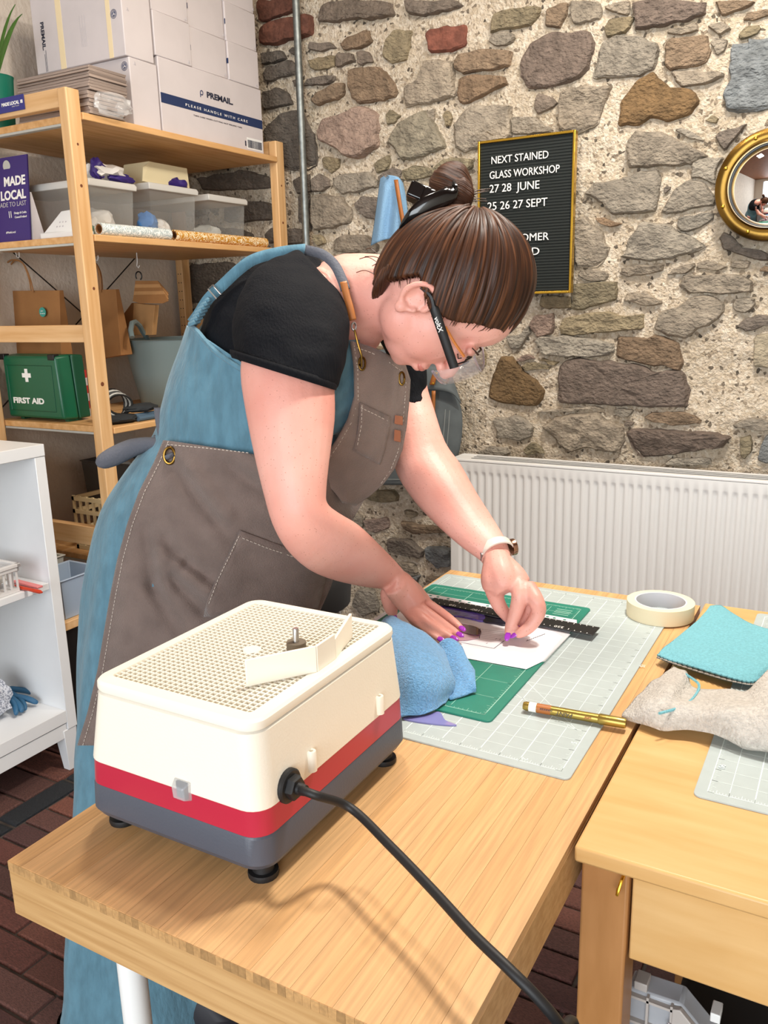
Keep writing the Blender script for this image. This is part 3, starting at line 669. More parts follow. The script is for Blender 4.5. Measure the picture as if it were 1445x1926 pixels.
# barcode panel
b0, b1 = fpt(1292, 745), fpt(1365, 780)
MB().box((BXF, b0.y, Z1+.010), (BXF+.0006, yA1-.008, Z1+.045)).build('barcode_panel', M['white_paint'], cA)
yy = b0.y+.003
while yy < yA1-.012:
    w_ = random.choice((.0006, .0012, .0018)); MB().box((BXF+.0006, yy, Z1+.014), (BXF+.0010, yy+w_, Z1+.038)).build('barcode_bar', M['ink'], cA); yy += w_+random.choice((.0008, .0014))
MB().box((BXF, b0.y-.011, Z1+.017), (BXF+.0006, b0.y-.005, Z1+.033)).build('printed_block', M['ink'], cA)
def mark_A(y, z, parent, s=.008):
    MB().tube([(BXF+.0005, y-s*.5, z), (BXF+.0005, y-s*.15, z+s), (BXF+.0005, y+s*.15, z+s), (BXF+.0005, y+s*.5, z), (BXF+.0005, y+s*.2, z), (BXF+.0005, y, z+s*.6), (BXF+.0005, y-s*.2, z)], .0005, 4).build('printed_mark', M['inkpale'], parent)
# stacked small cartons above it
ys = [fpt(812, 300).y, fpt(1008, 345).y, fpt(1198, 415).y, yA1-.004]
hs = [(fz(900, 82)-fz(905, 310)), (fz(1090, 168)-fz(1100, 378)), (fz(1270, 246)-fz(1280, 445))]
nmv = ['left column', 'middle column', 'right column']
rows_n = ['standing on the wide carton', 'second up', 'third up']
for ci in range(3):
    z = zA+.0006
    for k in range(3 if ci == 2 else 2):
        y0, y1 = ys[ci]+.0015+k*.001, ys[ci+1]-.0025-(0 if ci == 2 else 0)+k*.0005
        c = carton(y0, y1, z, z+hs[ci], .30, 'small plain white carton, %s of the stack, %s' % (nmv[ci], rows_n[k]), X=BXF-.004*(k+ci % 2), group='small white cartons on the top shelf')
        mark_A(y1-.014, z+.006, c)
        if ci: MB().box((BXF-.006, y0-.0018, z+hs[ci]*.42), (BXF-.004*(k+ci % 2)+.0006, y0-.0002, z+hs[ci]*.55)).build('navy_edge', M['navy'], c)
        z += hs[ci]+.0006
# near columns: lower carton and the one on it, both showing the near end
yB0, yB1 = fpt(700, 610).y, yA0-.006; zB = fpt(682, 297).z
cB = carton(yB0, yB1, Z1+.0005, zB, .33, 'white carton with a round recycling mark below the taped carton')
cC = carton(fpt(658, 288).y, ys[0]-.006, zB+.0006, zB+.225, .36, 'white carton with yellowed tape and sideways PREMAIL print on its end')
def ring_mark(c, parent, r=.011):
    mb = MB()
    for rr in (r, r*.72): mb.tube([c+Vector((math.cos(a)*rr, 0, math.sin(a)*rr)) for a in [2*math.pi*k/24 for k in range(25)]], .0007, 4)
    mb.build('recycling_ring', M['navy'], parent)
    mb = MB()
    for k in range(3): mb.tube([c+Vector((math.cos(a)*r*.42, 0, math.sin(a)*r*.42)) for a in [2*math.pi*(k/3+j*.055) for j in range(5)]], .0014, 4)
    mb.build('recycling_arrows', M['navy'], parent)
ring_mark(Vector((BXF-.019, yB0-.0003, zB-.022)), cB)
mark_A(yB0+.02, zB-.018, cB)
yC0 = WLOC[cC.name].y-(ys[0]-.006-fpt(658, 288).y)/2
ring_mark(Vector((BXF-.032, yC0-.0003, zB+.108)), cC)
mark_A(yC0+.02, zB+.115, cC)
for dx, w_ in ((.045, .016), (.235, .022)):
    MB().box((BXF-dx-w_, yC0-.0006, zB+.001), (BXF-dx, yC0, zB+.224)).build('tape_strip', M['tape_y'], cC)
t_ = text('printed_text', 'PREMAIL.', M['ink'], Vector((BXF-.325, yC0-.0002, zB+.135)), (0, 0, -1), (1, 0, 0), .013, cC, depth=.0004, bold=.05)
for k in range(5): MB().box((BXF-.145-k*.005, yC0-.0005, zB+.045), (BXF-.144-k*.005, yC0, zB+.125-(k % 2)*.03)).build('printed_line', M['inkpale'], cC)
for k in range(2): MB().box((BXF-.315-k*.005, yC0-.0005, zB+.004), (BXF-.3138-k*.005, yC0, zB+.06-k*.01)).build('printed_line', M['ink'], cC)

# ---- packs of grey mailing bags, film wrapped
def pack(name, x0, x1, y0, y1, z0, z1, label, n=7, wrap=False):
    e = empty(name, ((x0+x1)/2, (y0+y1)/2, z0), label, 'paper pack', 'packs of grey mailers')
    for k in range(n):
        a, b_ = z0+(z1-z0)*k/n, z0+(z1-z0)*(k+1)/n-.0006; j = lambda: random.uniform(-.004, .004)
        MB().hull8([(x0+j(), y0+j(), a), (x1+j(), y0+j(), a), (x1+j(), y1, a), (x0+j(), y1, a), (x0+j(), y0+j(), b_), (x1+j(), y0+j(), b_), (x1+j(), y1, b_), (x0+j(), y1, b_)]).build('mailer_bundle', M['greypaper'], e, bevel=.001)
    return e
pl = aY(30, 150, 1.27); prr = aY(205, 130, 1.27)
mx0, mx1 = aY(31, 150, 1.268).x, aY(163, 105, 1.268).x
e1 = pack('mailer_pack', mx0-.004, mx1-.006, 1.265, 1.39, Z1+.001, Z1+.058, 'lower pack of grey mailers wrapped in crinkled clear film', 6)
e2 = pack('mailer_pack', mx0, mx1, 1.268, 1.40, Z1+.060, Z1+.118, 'upper pack of grey mailers stacked on the top shelf', 8)
blob((mx1+.012, 1.33, Z1+.030), (.022, .062, .030), .35, 3, 4, 3, flat=Z1+.001).build('film_wrap', M['film'], e1, smooth=True)
# ---- pot plant and small sign at the near end
PTX = aY(15, 165, 1.31).x-.052; PTH = aY(8, 141, 1.31).z-Z1
e = empty('potted_plant', (PTX, 1.31, Z1), 'green strap-leaved plant in a teal pot at the end of the top shelf', 'plant')
MB().lathe((PTX, 1.31, Z1+.0005), (0, 0, 1), [(.040, 0), (.050, PTH-.006), (.052, PTH), (.046, PTH), (.044, PTH-.015), (.002, PTH-.015)], 24, cap=True).build('pot', M['teal'], e, smooth=True)
for (a, b_, c_) in (((28, 8), (2, 55), .008), ((41, 26), (14, 52), .013), ((-40, 40), (-12, 80), .012), ((-20, 0), (-8, 50), .011)):
    tip = aY(a[0], a[1], 1.28); mid = aY(b_[0], b_[1], 1.29); base = Vector((PTX, 1.31, Z1+PTH-.02)); rows = []
    for k in range(9):
        t = k/8; p = base*(1-t)**2+mid*2*t*(1-t)+tip*t*t; w_ = c_*math.sin(math.pi*min(1, t*.9+.1))**.8; rows.append([p-Vector((w_, 0, -w_*.2)), p+Vector((0, .002, 0)), p+Vector((w_, 0, w_*.3))])
    MB().grid(rows).build('leaf', M['leaf'], e, smooth=True, solid=.0008)
e = empty('rail_sign', (-1.40, 1.19, 1.785), 'small navy MADE LOCAL sign on the end rail', 'sign')
MB().box((-1.50, NY0+.0025, 1.785), (aY(44, 190, 1.198).x, NY0+.005, 1.822)).build('sign_panel', M['navysign'], e)
sxr = aY(44, 190, 1.198).x
text('printed_text', 'MADE LOCAL', M['letter'], Vector((sxr-.018, NY0+.0024, 1.801)), (1, 0, 0), (0, 0, 1), .008, e, align='RIGHT', bold=.05)
text('printed_text', 'MADE TO LAST', M['inkpale'], Vector((sxr-.018, NY0+.0024, 1.795)), (1, 0, 0), (0, 0, 1), .003, e, align='RIGHT')
for k in range(3): MB().box((sxr-.012+k*.003, NY0+.0018, 1.801), (sxr-.0102+k*.003, NY0+.0026, 1.809)).build('printed_bar', M['letter'], e)

# ---- second shelf: big sign, tray, three clear bins, two rolls
e = empty('shop_sign', (-1.46, 1.258, Z2), 'large purple MADE LOCAL sign standing on the second shelf', 'sign')
q0, q1 = aY(57, 442, 1.255), aY(61, 288, 1.275)
MB().hull8([(-1.61, 1.253, Z2+.001), (q0.x, 1.253, Z2+.001), (q0.x, 1.257, Z2+.001), (-1.61, 1.257, Z2+.001), (-1.61, 1.275, q1.z), (q0.x, 1.275, q1.z), (q0.x, 1.279, q1.z), (-1.61, 1.279, q1.z)]).build('sign_panel', M['purple'], e)
MB().hull8([(q0.x-.05, 1.262, Z2+.001), (q0.x+.003, 1.262, Z2+.001), (q0.x+.004, 1.305, Z2+.001), (q0.x-.05, 1.305, Z2+.001), (q0.x-.05, 1.272, q1.z-.10), (q0.x-.002, 1.272, q1.z-.10), (q0.x-.002, 1.277, q1.z-.10), (q0.x-.05, 1.277, q1.z-.10)]).build('easel_back', M['card'], e)
hgt_ = q1.z-Z2
def sign_line(s, py, cap, m=M['letter'], bold=.05, xr=.010):
    z = aY(40, py, 1.265).z; y = 1.253+.022*(z-Z2)/hgt_-.0006
    text('printed_text', s, m, Vector((q0.x-xr, y, z)), (1, 0, 0), Vector((0, .022, hgt_)), cap, e, align='RIGHT', bold=bold)
sign_line('MADE', 346, .024); sign_line('LOCAL', 373, .024); sign_line('MADE TO LAST', 387, .013, M['inkpale'], 0, .009)
sign_line('Design & Crafts', 402, .0058, bold=.01); sign_line('Council Ireland', 410, .0058, bold=.01); sign_line('#MadeLocal', 438, .006, bold=0, xr=.06)
for k in range(2):
    z = aY(8, 412, 1.265).z; x = q0.x-.075-k*.008; MB().box((x, 1.253+.022*(z-Z2)/hgt_-.0015, z), (x+.002, 1.257, z+.018)).build('printed_bar', M['letter'], e)
z = aY(2, 313, 1.265).z; MB().lathe((q0.x-.088, 1.253+.022*(z-Z2)/hgt_-.0002, z), (0, -1, 0), [(.016, 0), (.015, .0005)], 24).build('round_mark', M['lightgrey'], e)
e = empty('plastic_tray', (-1.30, 1.30, Z2), 'white perforated plastic tray leaning beside the purple sign', 'tray')
ty = 1.262; a, b_, c_, d_ = aY(75, 440, ty), aY(150, 434, ty), aY(150, 380, ty+.02), aY(105, 388, ty+.02)
MB().hull8([(a.x, ty, Z2+.001), (b_.x, ty, Z2+.001), (b_.x, ty+.05, Z2+.001), (a.x, ty+.05, Z2+.001), (a.x, ty, Z2+.018), (b_.x, ty, Z2+.018), (b_.x, ty+.05, Z2+.018), (a.x, ty+.05, Z2+.018)]).build('tray_base', M['white_paint'], e, bevel=.003)
MB().hull8([(a.x+.004, ty+.01, Z2+.018), (b_.x, ty+.01, Z2+.018), (b_.x, ty+.018, Z2+.018), (a.x+.004, ty+.018, Z2+.018), (d_.x-.01, ty+.045, d_.z-.01), (c_.x, ty+.045, c_.z-.01), (c_.x, ty+.05, c_.z-.01), (d_.x-.01, ty+.05, d_.z-.01)]).build('tray_back', M['white_paint'], e, bevel=.003)
for k in range(3):
    for j in range(2): MB().lathe((d_.x+.004+k*.012-j*.006, ty+.0255-j*.007, Z2+.045-j*.012), (0, -1, .5), [(.0028, 0), (.0024, .001)], 10).build('tray_hole', M['inkpale'], e)
def bin_(y0, y1, z0, z1, X, depth, label, taper=.008):
    e = empty('storage_bin', (X-depth/2, (y0+y1)/2, z0), label, 'storage bin', 'clear storage bins')
    X0 = X-depth; t = taper
    def ring(k, z, ins=0): return [Vector((X-k-ins, y0+k+ins, z)), Vector((X-k-ins, y1-k-ins, z)), Vector((X0+k+ins, y1-k-ins, z)), Vector((X0+k+ins, y0+k+ins, z))]
    MB().rings([ring(t, z0), ring(0, z1-.006), ring(-.004, z1-.004), ring(-.004, z1)], cap1=False).build('bin_body', M['clear'], e, bevel=.004)
    MB().rings([ring(-.007, z1-.012), ring(-.008, z1), ring(-.004, z1+.008), ring(.012, z1+.009), ring(.016, z1+.003)]).build('bin_lid', M['clearlid'], e, bevel=.002)
    return e
XB = -1.235
zb = Z2+.001
zt1 = fpt(600, 965, XB).z
b1 = bin_(1.322, fpt(706, 1100, XB).y, zb, zt1, XB, .36, 'widest clear lidded bin behind the pale patterned roll')
b2 = bin_(fpt(790, 1100, XB).y, fpt(1030, 1150, XB).y, zb, fpt(900, 985, XB).z, XB, .34, 'clear lidded bin holding blue and white items, middle of three')
b3 = bin_(fpt(1095, 1100, XB).y, fpt(1287, 1200, XB).y, zb, fpt(1180, 1040, XB).z, XB, .34, 'smallest clear lidded bin nearest the stone wall')
def inside(name, c, r, m, label, cat, sd): tag(blob(c, r, .3, sd, 2.5, 3, flat=zb+.006).build(name, m, None, smooth=True), label, cat)
M['whitecloth'] = mat('whitecloth', '#dcd8d2', 0.9); M['bluecloth'] = mat('bluecloth', '#3f74b0', 0.8)
inside('folded_cloth', (XB-.10, fpt(650, 1100, XB).y-.012, zb+.05), (.05, .045, .042), M['whitecloth'], 'white cloth bundle inside the widest clear bin', 'cloth', 1)
inside('green_sleeve', (XB-.09, fpt(520, 1100, XB).y, zb+.03), (.04, .05, .026), M['teal'], 'dark green packet inside the widest clear bin', 'packet', 2)
inside('blue_packet', (XB-.06, fpt(840, 1100, XB).y, zb+.05), (.03, .035, .042), M['bluecloth'], 'blue packet inside the middle clear bin', 'packet', 3)
inside('white_packet', (XB-.07, fpt(880, 1100, XB).y+.03, zb+.045), (.03, .035, .035), M['whitecloth'], 'white packet inside the middle clear bin', 'packet', 4)
inside('grey_packet', (XB-.10, fpt(1190, 1100, XB).y, zb+.045), (.05, .05, .035), M['lightgrey'], 'grey bundle inside the smallest clear bin', 'packet', 5)
# on the bins
zt = zt1+.010
e = empty('padded_bag', (XB-.07, fpt(600, 900, XB).y, zt), 'crumpled white and purple bag lying on the widest clear bin', 'bag')
blob((XB-.06, fpt(610, 880, XB).y, zt+.026), (.055, .075, .026), .35, 8, 2.5, 3, flat=zt).build('bag_body', M['whitecloth'], e, smooth=True)
blob((XB-.03, fpt(545, 850, XB).y, zt+.03), (.016, .022, .030), .4, 9, 2.5, 3, flat=zt).build('bag_print', M['purple'], e, smooth=True)
blob((XB-.016, fpt(650, 885, XB).y, zt+.012), (.012, .05, .012), .4, 11, 2.5, 3, flat=zt).build('bag_print', M['purple'], e, smooth=True)
zt2 = fpt(900, 985, XB).z+.010
e = empty('cream_box', (XB-.08, fpt(870, 900, XB).y, zt2), 'small cream carton on the middle clear bin', 'box')
y0, y1 = fpt(750, 900, XB-.03).y, fpt(985, 900, XB-.03).y; zc = fpt(860, 845, XB-.03).z-.006
MB().hull8([(XB-.14, y0+.012, zt2), (XB-.028, y0+.012, zt2), (XB-.028, y1, zt2), (XB-.14, y1, zt2), (XB-.14, y0+.03, zc), (XB-.034, y0+.03, zc), (XB-.034, y1, zc), (XB-.14, y1, zc)]).build('box_body', M['cream'], e, bevel=.002)
MB().hull8([(XB-.03, y0-.01, zt2+.004), (XB-.027, y0-.01, zt2+.004), (XB-.027, y0+.02, zt2+.002), (XB-.03, y0+.02, zt2+.002), (XB-.036, y0+.004, zc-.02), (XB-.033, y0+.004, zc-.02), (XB-.033, y0+.035, zc), (XB-.036, y0+.035, zc)]).build('box_flap', M['cream'], e)
tag(blob((XB-.035, fpt(965, 950, XB).y, zt2+.012), (.02, .045, .016), .5, 5, 2.2, 3, flat=zt2).build('purple_pouch', M['purple'], None, smooth=True), 'purple pouch beside the cream carton on the bins', 'pouch')
def roll(x, ya, yb, r, m, label):
    e = empty('paper_roll', (x, (ya+yb)/2, Z2), label, 'paper roll', 'wrapping paper rolls')
    MB().lathe((x, ya, Z2+r+.0005), (0, 1, 0), [(r*.75, .004), (r*.8, 0), (r, 0), (r, yb-ya), (r*.8, yb-ya), (r*.75, yb-ya-.004)], 24, cap=False).build('paper', m, e, smooth=True, auto=50)
    MB().lathe((x, ya, Z2+r+.0005), (0, 1, 0), [(r*.62, .02), (r*.62, .001), (r*.78, .001), (r*.78, .02)], 20, cap=False).build('core', M['kraft'], e, smooth=True)
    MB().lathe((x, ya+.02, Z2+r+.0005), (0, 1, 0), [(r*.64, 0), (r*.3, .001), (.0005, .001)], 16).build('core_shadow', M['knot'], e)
xr_ = SX1-.022
roll(xr_, fpt(515, 1185, xr_).y, fpt(880, 1220, xr_).y, .0168, M['rollblue'], 'pale blue-grey patterned paper roll on the second shelf')
roll(xr_, fpt(907, 1225, xr_).y, fpt(1385, 1285, xr_).y, .0165, M['rollgold'], 'mustard leaf-patterned paper roll on the second shelf')

# ---- hanging under the second shelf: hooks and paper bags
def hook(x, y, z, m=None):
    return [(x, y, z+.03), (x, y, z+.005), (x+.004, y, z-.008), (x+.012, y, z-.010), (x+.016, y, z-.002), (x+.016, y, z+.006)]
def paper_bag(quadpx, Y, thick, name, label, m, hx_, hookpx, loops, sticker=None):
    a, b_, c_, d_ = [aY(x, y, Y) for x, y in quadpx]   # tl, tr, br, bl
    e = empty(name, ((a.x+b_.x)/2, Y, c_.z), label, 'paper bag')
    MB().hull8([d_, c_, c_+Vector((0, thick, 0)), d_+Vector((0, thick, 0)), a+Vector((0, thick*.3, 0)), b_+Vector((0, thick*.3, 0)), b_+Vector((0, thick*.6, 0)), a+Vector((0, thick*.6, 0))]).build('bag_body', m, e, bevel=.001)
    for lp in loops:
        pts = [aY(x, y, Y+.01+lp[0]) for x, y in lp[1]]
        cu = []
        for i in range(len(pts)-1):
            p0, p1, p2, p3 = pts[max(i-1, 0)], pts[i], pts[i+1], pts[min(i+2, len(pts)-1)]
            for k in range(6):
                t = k/6; cu.append(.5*((2*p1)+(p2-p0)*t+(2*p0-5*p1+4*p2-p3)*t*t+(-p0+3*p1-3*p2+p3)*t**3))
        cu.append(pts[-1]); MB().tube(cu, .0022, 6).build('handle', M['kraft'], e, smooth=True)
    return e
b1 = paper_bag([(-60, 548), (104, 546), (116, 690), (-60, 690)], 1.36, .05, 'paper_bag', 'brown paper carrier bag with a round teal sticker on a white hook', M['kraft'], 0, 0,
    [(0, [(14, 552), (7, 510), (16, 492), (31, 489), (45, 498), (57, 525), (63, 550)]), (.012, [(19, 550), (17, 510), (24, 493), (33, 490), (44, 497), (54, 522), (59, 550)])])
c = aY(80, 587, 1.360); MB().lathe((c.x, 1.3605+.001, c.z), (0, -1, 0), [(.0145, 0), (.0145, .0022)], 28).build('sticker', M['tealsticker'], b1)
text('printed_text', 'glass', M['letter'], Vector((c.x-.001, 1.3591, c.z+.002)), (1, 0, 0), (0, 0, 1), .0042, b1, align='CENTER')
text('printed_text', '& mirror', M['letter'], Vector((c.x+.001, 1.3591, c.z-.006)), (1, 0, 0), (0, 0, 1), .0042, b1, align='CENTER')
b2 = paper_bag([(172, 545), (211, 544), (228, 668), (178, 676)], 1.55, .05, 'paper_bag', 'tall brown paper carrier bag hanging behind the near pine post', M['kraft'], 0, 0,
    [(0, [(170, 545), (168, 500), (176, 492), (187, 512), (190, 550)]), (.01, [(176, 545), (172, 500), (179, 494), (190, 515), (193, 550)]), (.02, [(165, 545), (165, 498), (174, 489), (184, 508), (187, 550)])])
h1 = aY(34, 486, 1.372)
tag(MB().tube([Vector(p) for p in hook(h1.x-.008, 1.372, h1.z+.012)]+[], .0016, 6).tube([(h1.x-.008, 1.372, h1.z+.04), (h1.x-.008, 1.372, Z2-.018)], .0016, 6).build('hook', M['white_paint'], None, smooth=True), 'white hook holding the stickered paper bag', 'hook', 'hooks under the second shelf')
hb = aY(176, 490, 1.562)
tag(MB().tube([Vector(p) for p in hook(hb.x-.008, 1.575, hb.z+.010)], .0016, 6).tube([(hb.x-.008, 1.575, hb.z+.038), (hb.x-.008, 1.575, Z2-.018)], .0016, 6).build('hook', M['white_paint'], None, smooth=True), 'white hook behind the near pine post', 'hook', 'hooks under the second shelf')
YH = 1.66; h2 = aY(259, 498, YH)
tag(MB().tube([(h2.x, YH, Z2-.018), (h2.x, YH, h2.z+.01), (h2.x-.004, YH, h2.z-.004), (h2.x+.003, YH, h2.z-.010), (h2.x+.008, YH, h2.z-.002)], .0016, 6).build('hook', M['white_paint'], None, smooth=True), 'white hook holding the black ring of folded bags', 'hook', 'hooks under the second shelf')
e = empty('folded_bags', (h2.x, YH, aY(290, 620, YH).z), 'bundle of flat brown paper bags hung from a black hook', 'paper bags')
rc = aY(261, 519, YH); MB().tube([rc+Vector((.0135*math.cos(a), 0, .0135*math.sin(a))) for a in [math.radians(d) for d in range(-60, 231, 20)]]+[], .0022, 6).build('hanger_ring', M['black'], e, smooth=True)
def pq(l, Y): return [aY(180+x/6.02, 480+y/6.02, Y) for x, y in l]
f1 = pq([(430, 540), (670, 565), (640, 905), (410, 905)], YH+.01); MB().prism(f1, (0, .02, 0)).build('bag_front', M['kraft2'], e, bevel=.001)
f2 = pq([(410, 540), (435, 545), (410, 900), (300, 960), (255, 750)], YH+.02); MB().prism(f2, (0, .02, 0)).build('bag_gusset', M['kraft'], e)
for k in range(5):
    f3 = pq([(450-k*4, 290+k*40), (700+k*20, 290+k*38), (820, 430+k*22), (760, 545), (500, 545), (420, 520)], YH-.004-k*.004)
    MB().prism(f3, (0, .0035, 0)).build('bag_fold', M['kraft2'] if k % 2 else M['kraft'], e)

# ---- third shelf: first-aid case, red carton, tote, gloves, cable, pink box
zf = Z3+.001
FYq = 1.262; fa0, fa1 = aY(126, 796, FYq), aY(116, 668, FYq)
e = empty('first_aid_case', (fa0.x-.13, FYq+.05, zf), 'green plastic first aid case with a white cross on the third shelf', 'first aid case')
xr1 = fa0.x; zt = fa1.z-.004; xl = xr1-.27
MB().hull8([(xl+.012, FYq, zf+.008), (xr1-.010, FYq, zf+.008), (xr1, FYq+.05, zf+.006), (xl, FYq+.05, zf+.006), (xl+.012, FYq, zt), (xr1-.022, FYq, zt), (xr1-.012, FYq+.05, zt+.004), (xl, FYq+.05, zt+.004)]).build('case_lid', M['aidgreen'], e, bevel=.008, seg=3)
MB().hull8([(xl, FYq+.052, zf+.006), (xr1, FYq+.052, zf+.006), (xr1-.006, FYq+.10, zf+.006), (xl, FYq+.10, zf+.006), (xl, FYq+.052, zt+.004), (xr1-.012, FYq+.052, zt+.004), (xr1-.016, FYq+.10, zt), (xl, FYq+.10, zt)]).build('case_base', M['aidgreen2'], e, bevel=.006, seg=3)
for k in range(2): MB().box((xr1-.03-k*.20, FYq+.02, zf), (xr1-.015-k*.20, FYq+.07, zf+.009)).build('case_foot', M['aidgreen2'], e)
for px in (95, 2):
    q = aY(px, 674, FYq); MB().box((q.x-.014, FYq-.001, zt-.012), (q.x+.014, FYq+.02, zt+.0055)).build('latch', M['black'], e, bevel=.002)
rim = MB()
pr = [(xl+.03, zf+.03), (xr1-.040, zf+.03), (xr1-.040, zt-.028), (xl+.03, zt-.028)]
rim.tube([Vector((x, FYq-.0002, z)) for x, z in pr]+[Vector((pr[0][0], FYq-.0002, pr[0][1]))], .0012, 5); rim.build('moulded_rib', M['aidgreen2'], e)
q = aY(50, 706, FYq); cr = .0065
MB().prism([Vector((q.x+x*cr, FYq-.0012, q.z+z*cr)) for x, z in ((-1, -3), (1, -3), (1, -1), (3, -1), (3, 1), (1, 1), (1, 3), (-1, 3), (-1, 1), (-3, 1), (-3, -1), (-1, -1))], (0, .0012, 0)).build('white_cross', M['letter'], e)
q = aY(26, 757, FYq); t_ = text('printed_text', 'FIRST AID', M['letter'], Vector((q.x, FYq-.0002, q.z)), (1, 0, 0), (0, 0, 1), .0165, e, bold=.06)
k = (aY(84, 760, FYq).x-q.x)/max(v.co.x for v in t_.data.vertices)
for v in t_.data.vertices: v.co.x *= k
M['redcard'] = mat('redcard', '#b8322c', 0.5)
e = empty('red_carton', (-1.225, 1.275, zf), 'narrow red and white carton between the first aid case and the post', 'box')
x0 = aY(143, 740, 1.39).x
for k in range(6): MB().box((x0, 1.375, zf+k*.024), (x0+.040, 1.405, zf+k*.024+.024)).build('carton_band', M['redcard'] if k % 2 else M['card'], e)
# tote
e = empty('tote_tub', (-1.42, 1.80, zf), 'grey-green flexible tote tub with a loop handle on the third shelf', 'tub')
tc_ = Vector((-1.40, 1.80, zf)); rows = []
zr = aX(300, 638, -1.36).z
NS = 40; prof = [(.125, .0), (.13, .006), (.15, (zr-zf)*.5), (.168, zr-zf), (.172, zr-zf), (.165, zr-zf-.004), (.145, (zr-zf)*.5), (.12, .01), (.01, .01)]
MB().rings([[tc_+Vector((r*1.0*math.cos(a), r*1.15*math.sin(a), h)) for a in [2*math.pi*k/NS for k in range(NS)]] for r, h in prof]).build('tub_body', M['totegrey'], e, smooth=True, auto=60)
hp = [aX(180+x/6.02, 480+y/6.02, -1.40) for x, y in [(320, 930), (335, 850), (380, 770), (450, 755), (530, 800), (590, 860), (680, 950)]]
yb = hp[0].y-hp[0].y
sh = Vector((0, 1.80-.168*1.15-hp[0].y+.010, 0)); sh2 = tc_.y-.165*1.15*.98
mb = MB().tube([Vector((-1.40-(i-3)*.012, p.y, min(p.z, 9))) for i, p in enumerate(hp)], .0085, 8); mb.build('tub_handle', M['totegrey'], e, smooth=True)
mb = MB().tube([(-1.40+.06*math.cos(a), tc_.y+.185, zr+.045*math.sin(a)) for a in [math.pi*k/10 for k in range(11)]], .0085, 8); mb.build('tub_handle', M['totegrey'], e, smooth=True)
# small goods in front of the tub
def glove_stack(name, x, y, label, sd, m, sz, z): return tag(blob((x, y, z+sz[2]), sz, .22, sd, 2.2, 3, flat=z).build(name, m, None, smooth=True), label, 'gloves', 'work gloves on the third shelf')
gp = aZ(225, 785, zf)
g_ = aZ(250, 788, zf+.01)
glove_stack('work_glove', g_.x-.03, g_.y-.015, 'dark work glove lying at the front of the third shelf', 1, M['darkcloth'], (.035, .07, .012), zf)
glove_stack('work_glove', g_.x-.03, g_.y+.065, 'dark work glove folded over a denim cuff on the third shelf', 2, M['darkcloth'], (.04, .06, .013), zf+.022)
e = tag(MB().tube([(g_.x-.0, g_.y+.02, zf+.008), (g_.x, g_.y+.12, zf+.008)], .008, 8).tube([(g_.x-.01, g_.y+.02, zf+.016), (g_.x-.01, g_.y+.12, zf+.016)], .007, 8).build('denim_cuff', M['denim'], None, smooth=True), 'rolled grey-blue cuff under the folded work glove', 'cloth')
q = aZ(290, 762, zf); tag(MB().box((-1.222, q.y-.005, zf), (-1.165, q.y+.10, zf+.048)).build('pink_box', M['pinkbox'], None, bevel=.006), 'pale pink carton in front of the grey-green tub', 'box')
e = empty('cable_coil', (-1.26, 1.33, zf), 'coiled grey cable behind the near pine post', 'cable')
for k in range(5):
    r = .045-k*.004; c = Vector((-1.245+k*.006, 1.335+k*.002, zf+.050)); MB().tube([c+Vector((.02*math.cos(a)*(.2+.2*k), r*math.cos(a), r*math.sin(a)*1.0)) for a in [2*math.pi*j/20 for j in range(21)]], .0035, 6).build('cable_loop', M['lightgrey'] if k % 2 else M['black'], e, smooth=True)

# ---- lower shelves
def open_bin(name, x0, x1, y0, y1, z0, z1, m, label, th=.004, t=.012):
    e = empty(name, ((x0+x1)/2, (y0+y1)/2, z0), label, 'bin')
    def rg(k, z): return [Vector((x0+k, y0+k, z)), Vector((x1-k, y0+k, z)), Vector((x1-k, y1-k, z)), Vector((x0+k, y1-k, z))]
    MB().rings([rg(t, z0), rg(0, z1), rg(-.004, z1), rg(-.004, z1+.004), rg(th, z1+.004), rg(t+th, z0+.005)]).build('bin_body', m, e, bevel=.003)
    return e
z4 = Z4+.001
ob = open_bin('fabric_bin', -1.60, -1.30, 1.50, 1.85, z4, .77, M['binblack'], 'dark grey open bin at the back of the lower shelf')
tag(blob((-1.48, 1.56, .76), (.06, .05, .02), .4, 3, 2, 3).build('plastic_packet', M['lightgrey'], None, smooth=True), 'grey plastic packet lying in the dark bin', 'packet')
e = empty('lattice_basket', (-1.26, 1.36, z4), 'beige lattice plastic basket on the lower shelf', 'basket')
for k in range(9):
    MB().box((-1.40+k*.028, 1.280, z4), (-1.392+k*.028, 1.286, .715)).build('basket_bar', M['basket'], e); MB().box((-1.172, 1.29+k*.02, z4), (-1.166, 1.296+k*.02, .715)).build('basket_bar', M['basket'], e)
for z in (z4, .60, .66, .70): MB().box((-1.40, 1.278, z), (-1.166, 1.288, z+.012)).box((-1.176, 1.28, z), (-1.164, 1.47, z+.012)).box((-1.40, 1.46, z), (-1.166, 1.47, z+.012)).box((-1.40, 1.278, z), (-1.39, 1.47, z+.012)).build('basket_band', M['basket'], e)
qa = aX(135, 1012, -1.20); 
e = open_bin('blue_grey_bin', -1.31, -1.17, 1.02, 1.17, .43, .545, M['binblue'], 'pale blue-grey plastic bin beside the cabinet below the pine rail')
MB().tube([(-1.30, 1.0145, .52), (-1.298, 1.014, .505), (-1.29, 1.015, .50), (-1.20, 1.015, .50)], .0012, 5).build('bin_grip', M['ink'], e)
e = empty('low_pine_stand', (-1.33, 1.10, 0), 'low pine stand under the blue-grey bin', 'stand')
MB().box((-1.55, 1.012, .405), (-1.165, 1.185, .4295)).build('stand_board', M['pinex'], e, bevel=.002)
MB().box((-1.54, 1.02, 0), (-1.51, 1.18, .405)).build('stand_leg', M['pinez'], e); MB().box((-1.21, 1.02, 0), (-1.18, 1.18, .405)).build('stand_leg', M['black'], e)
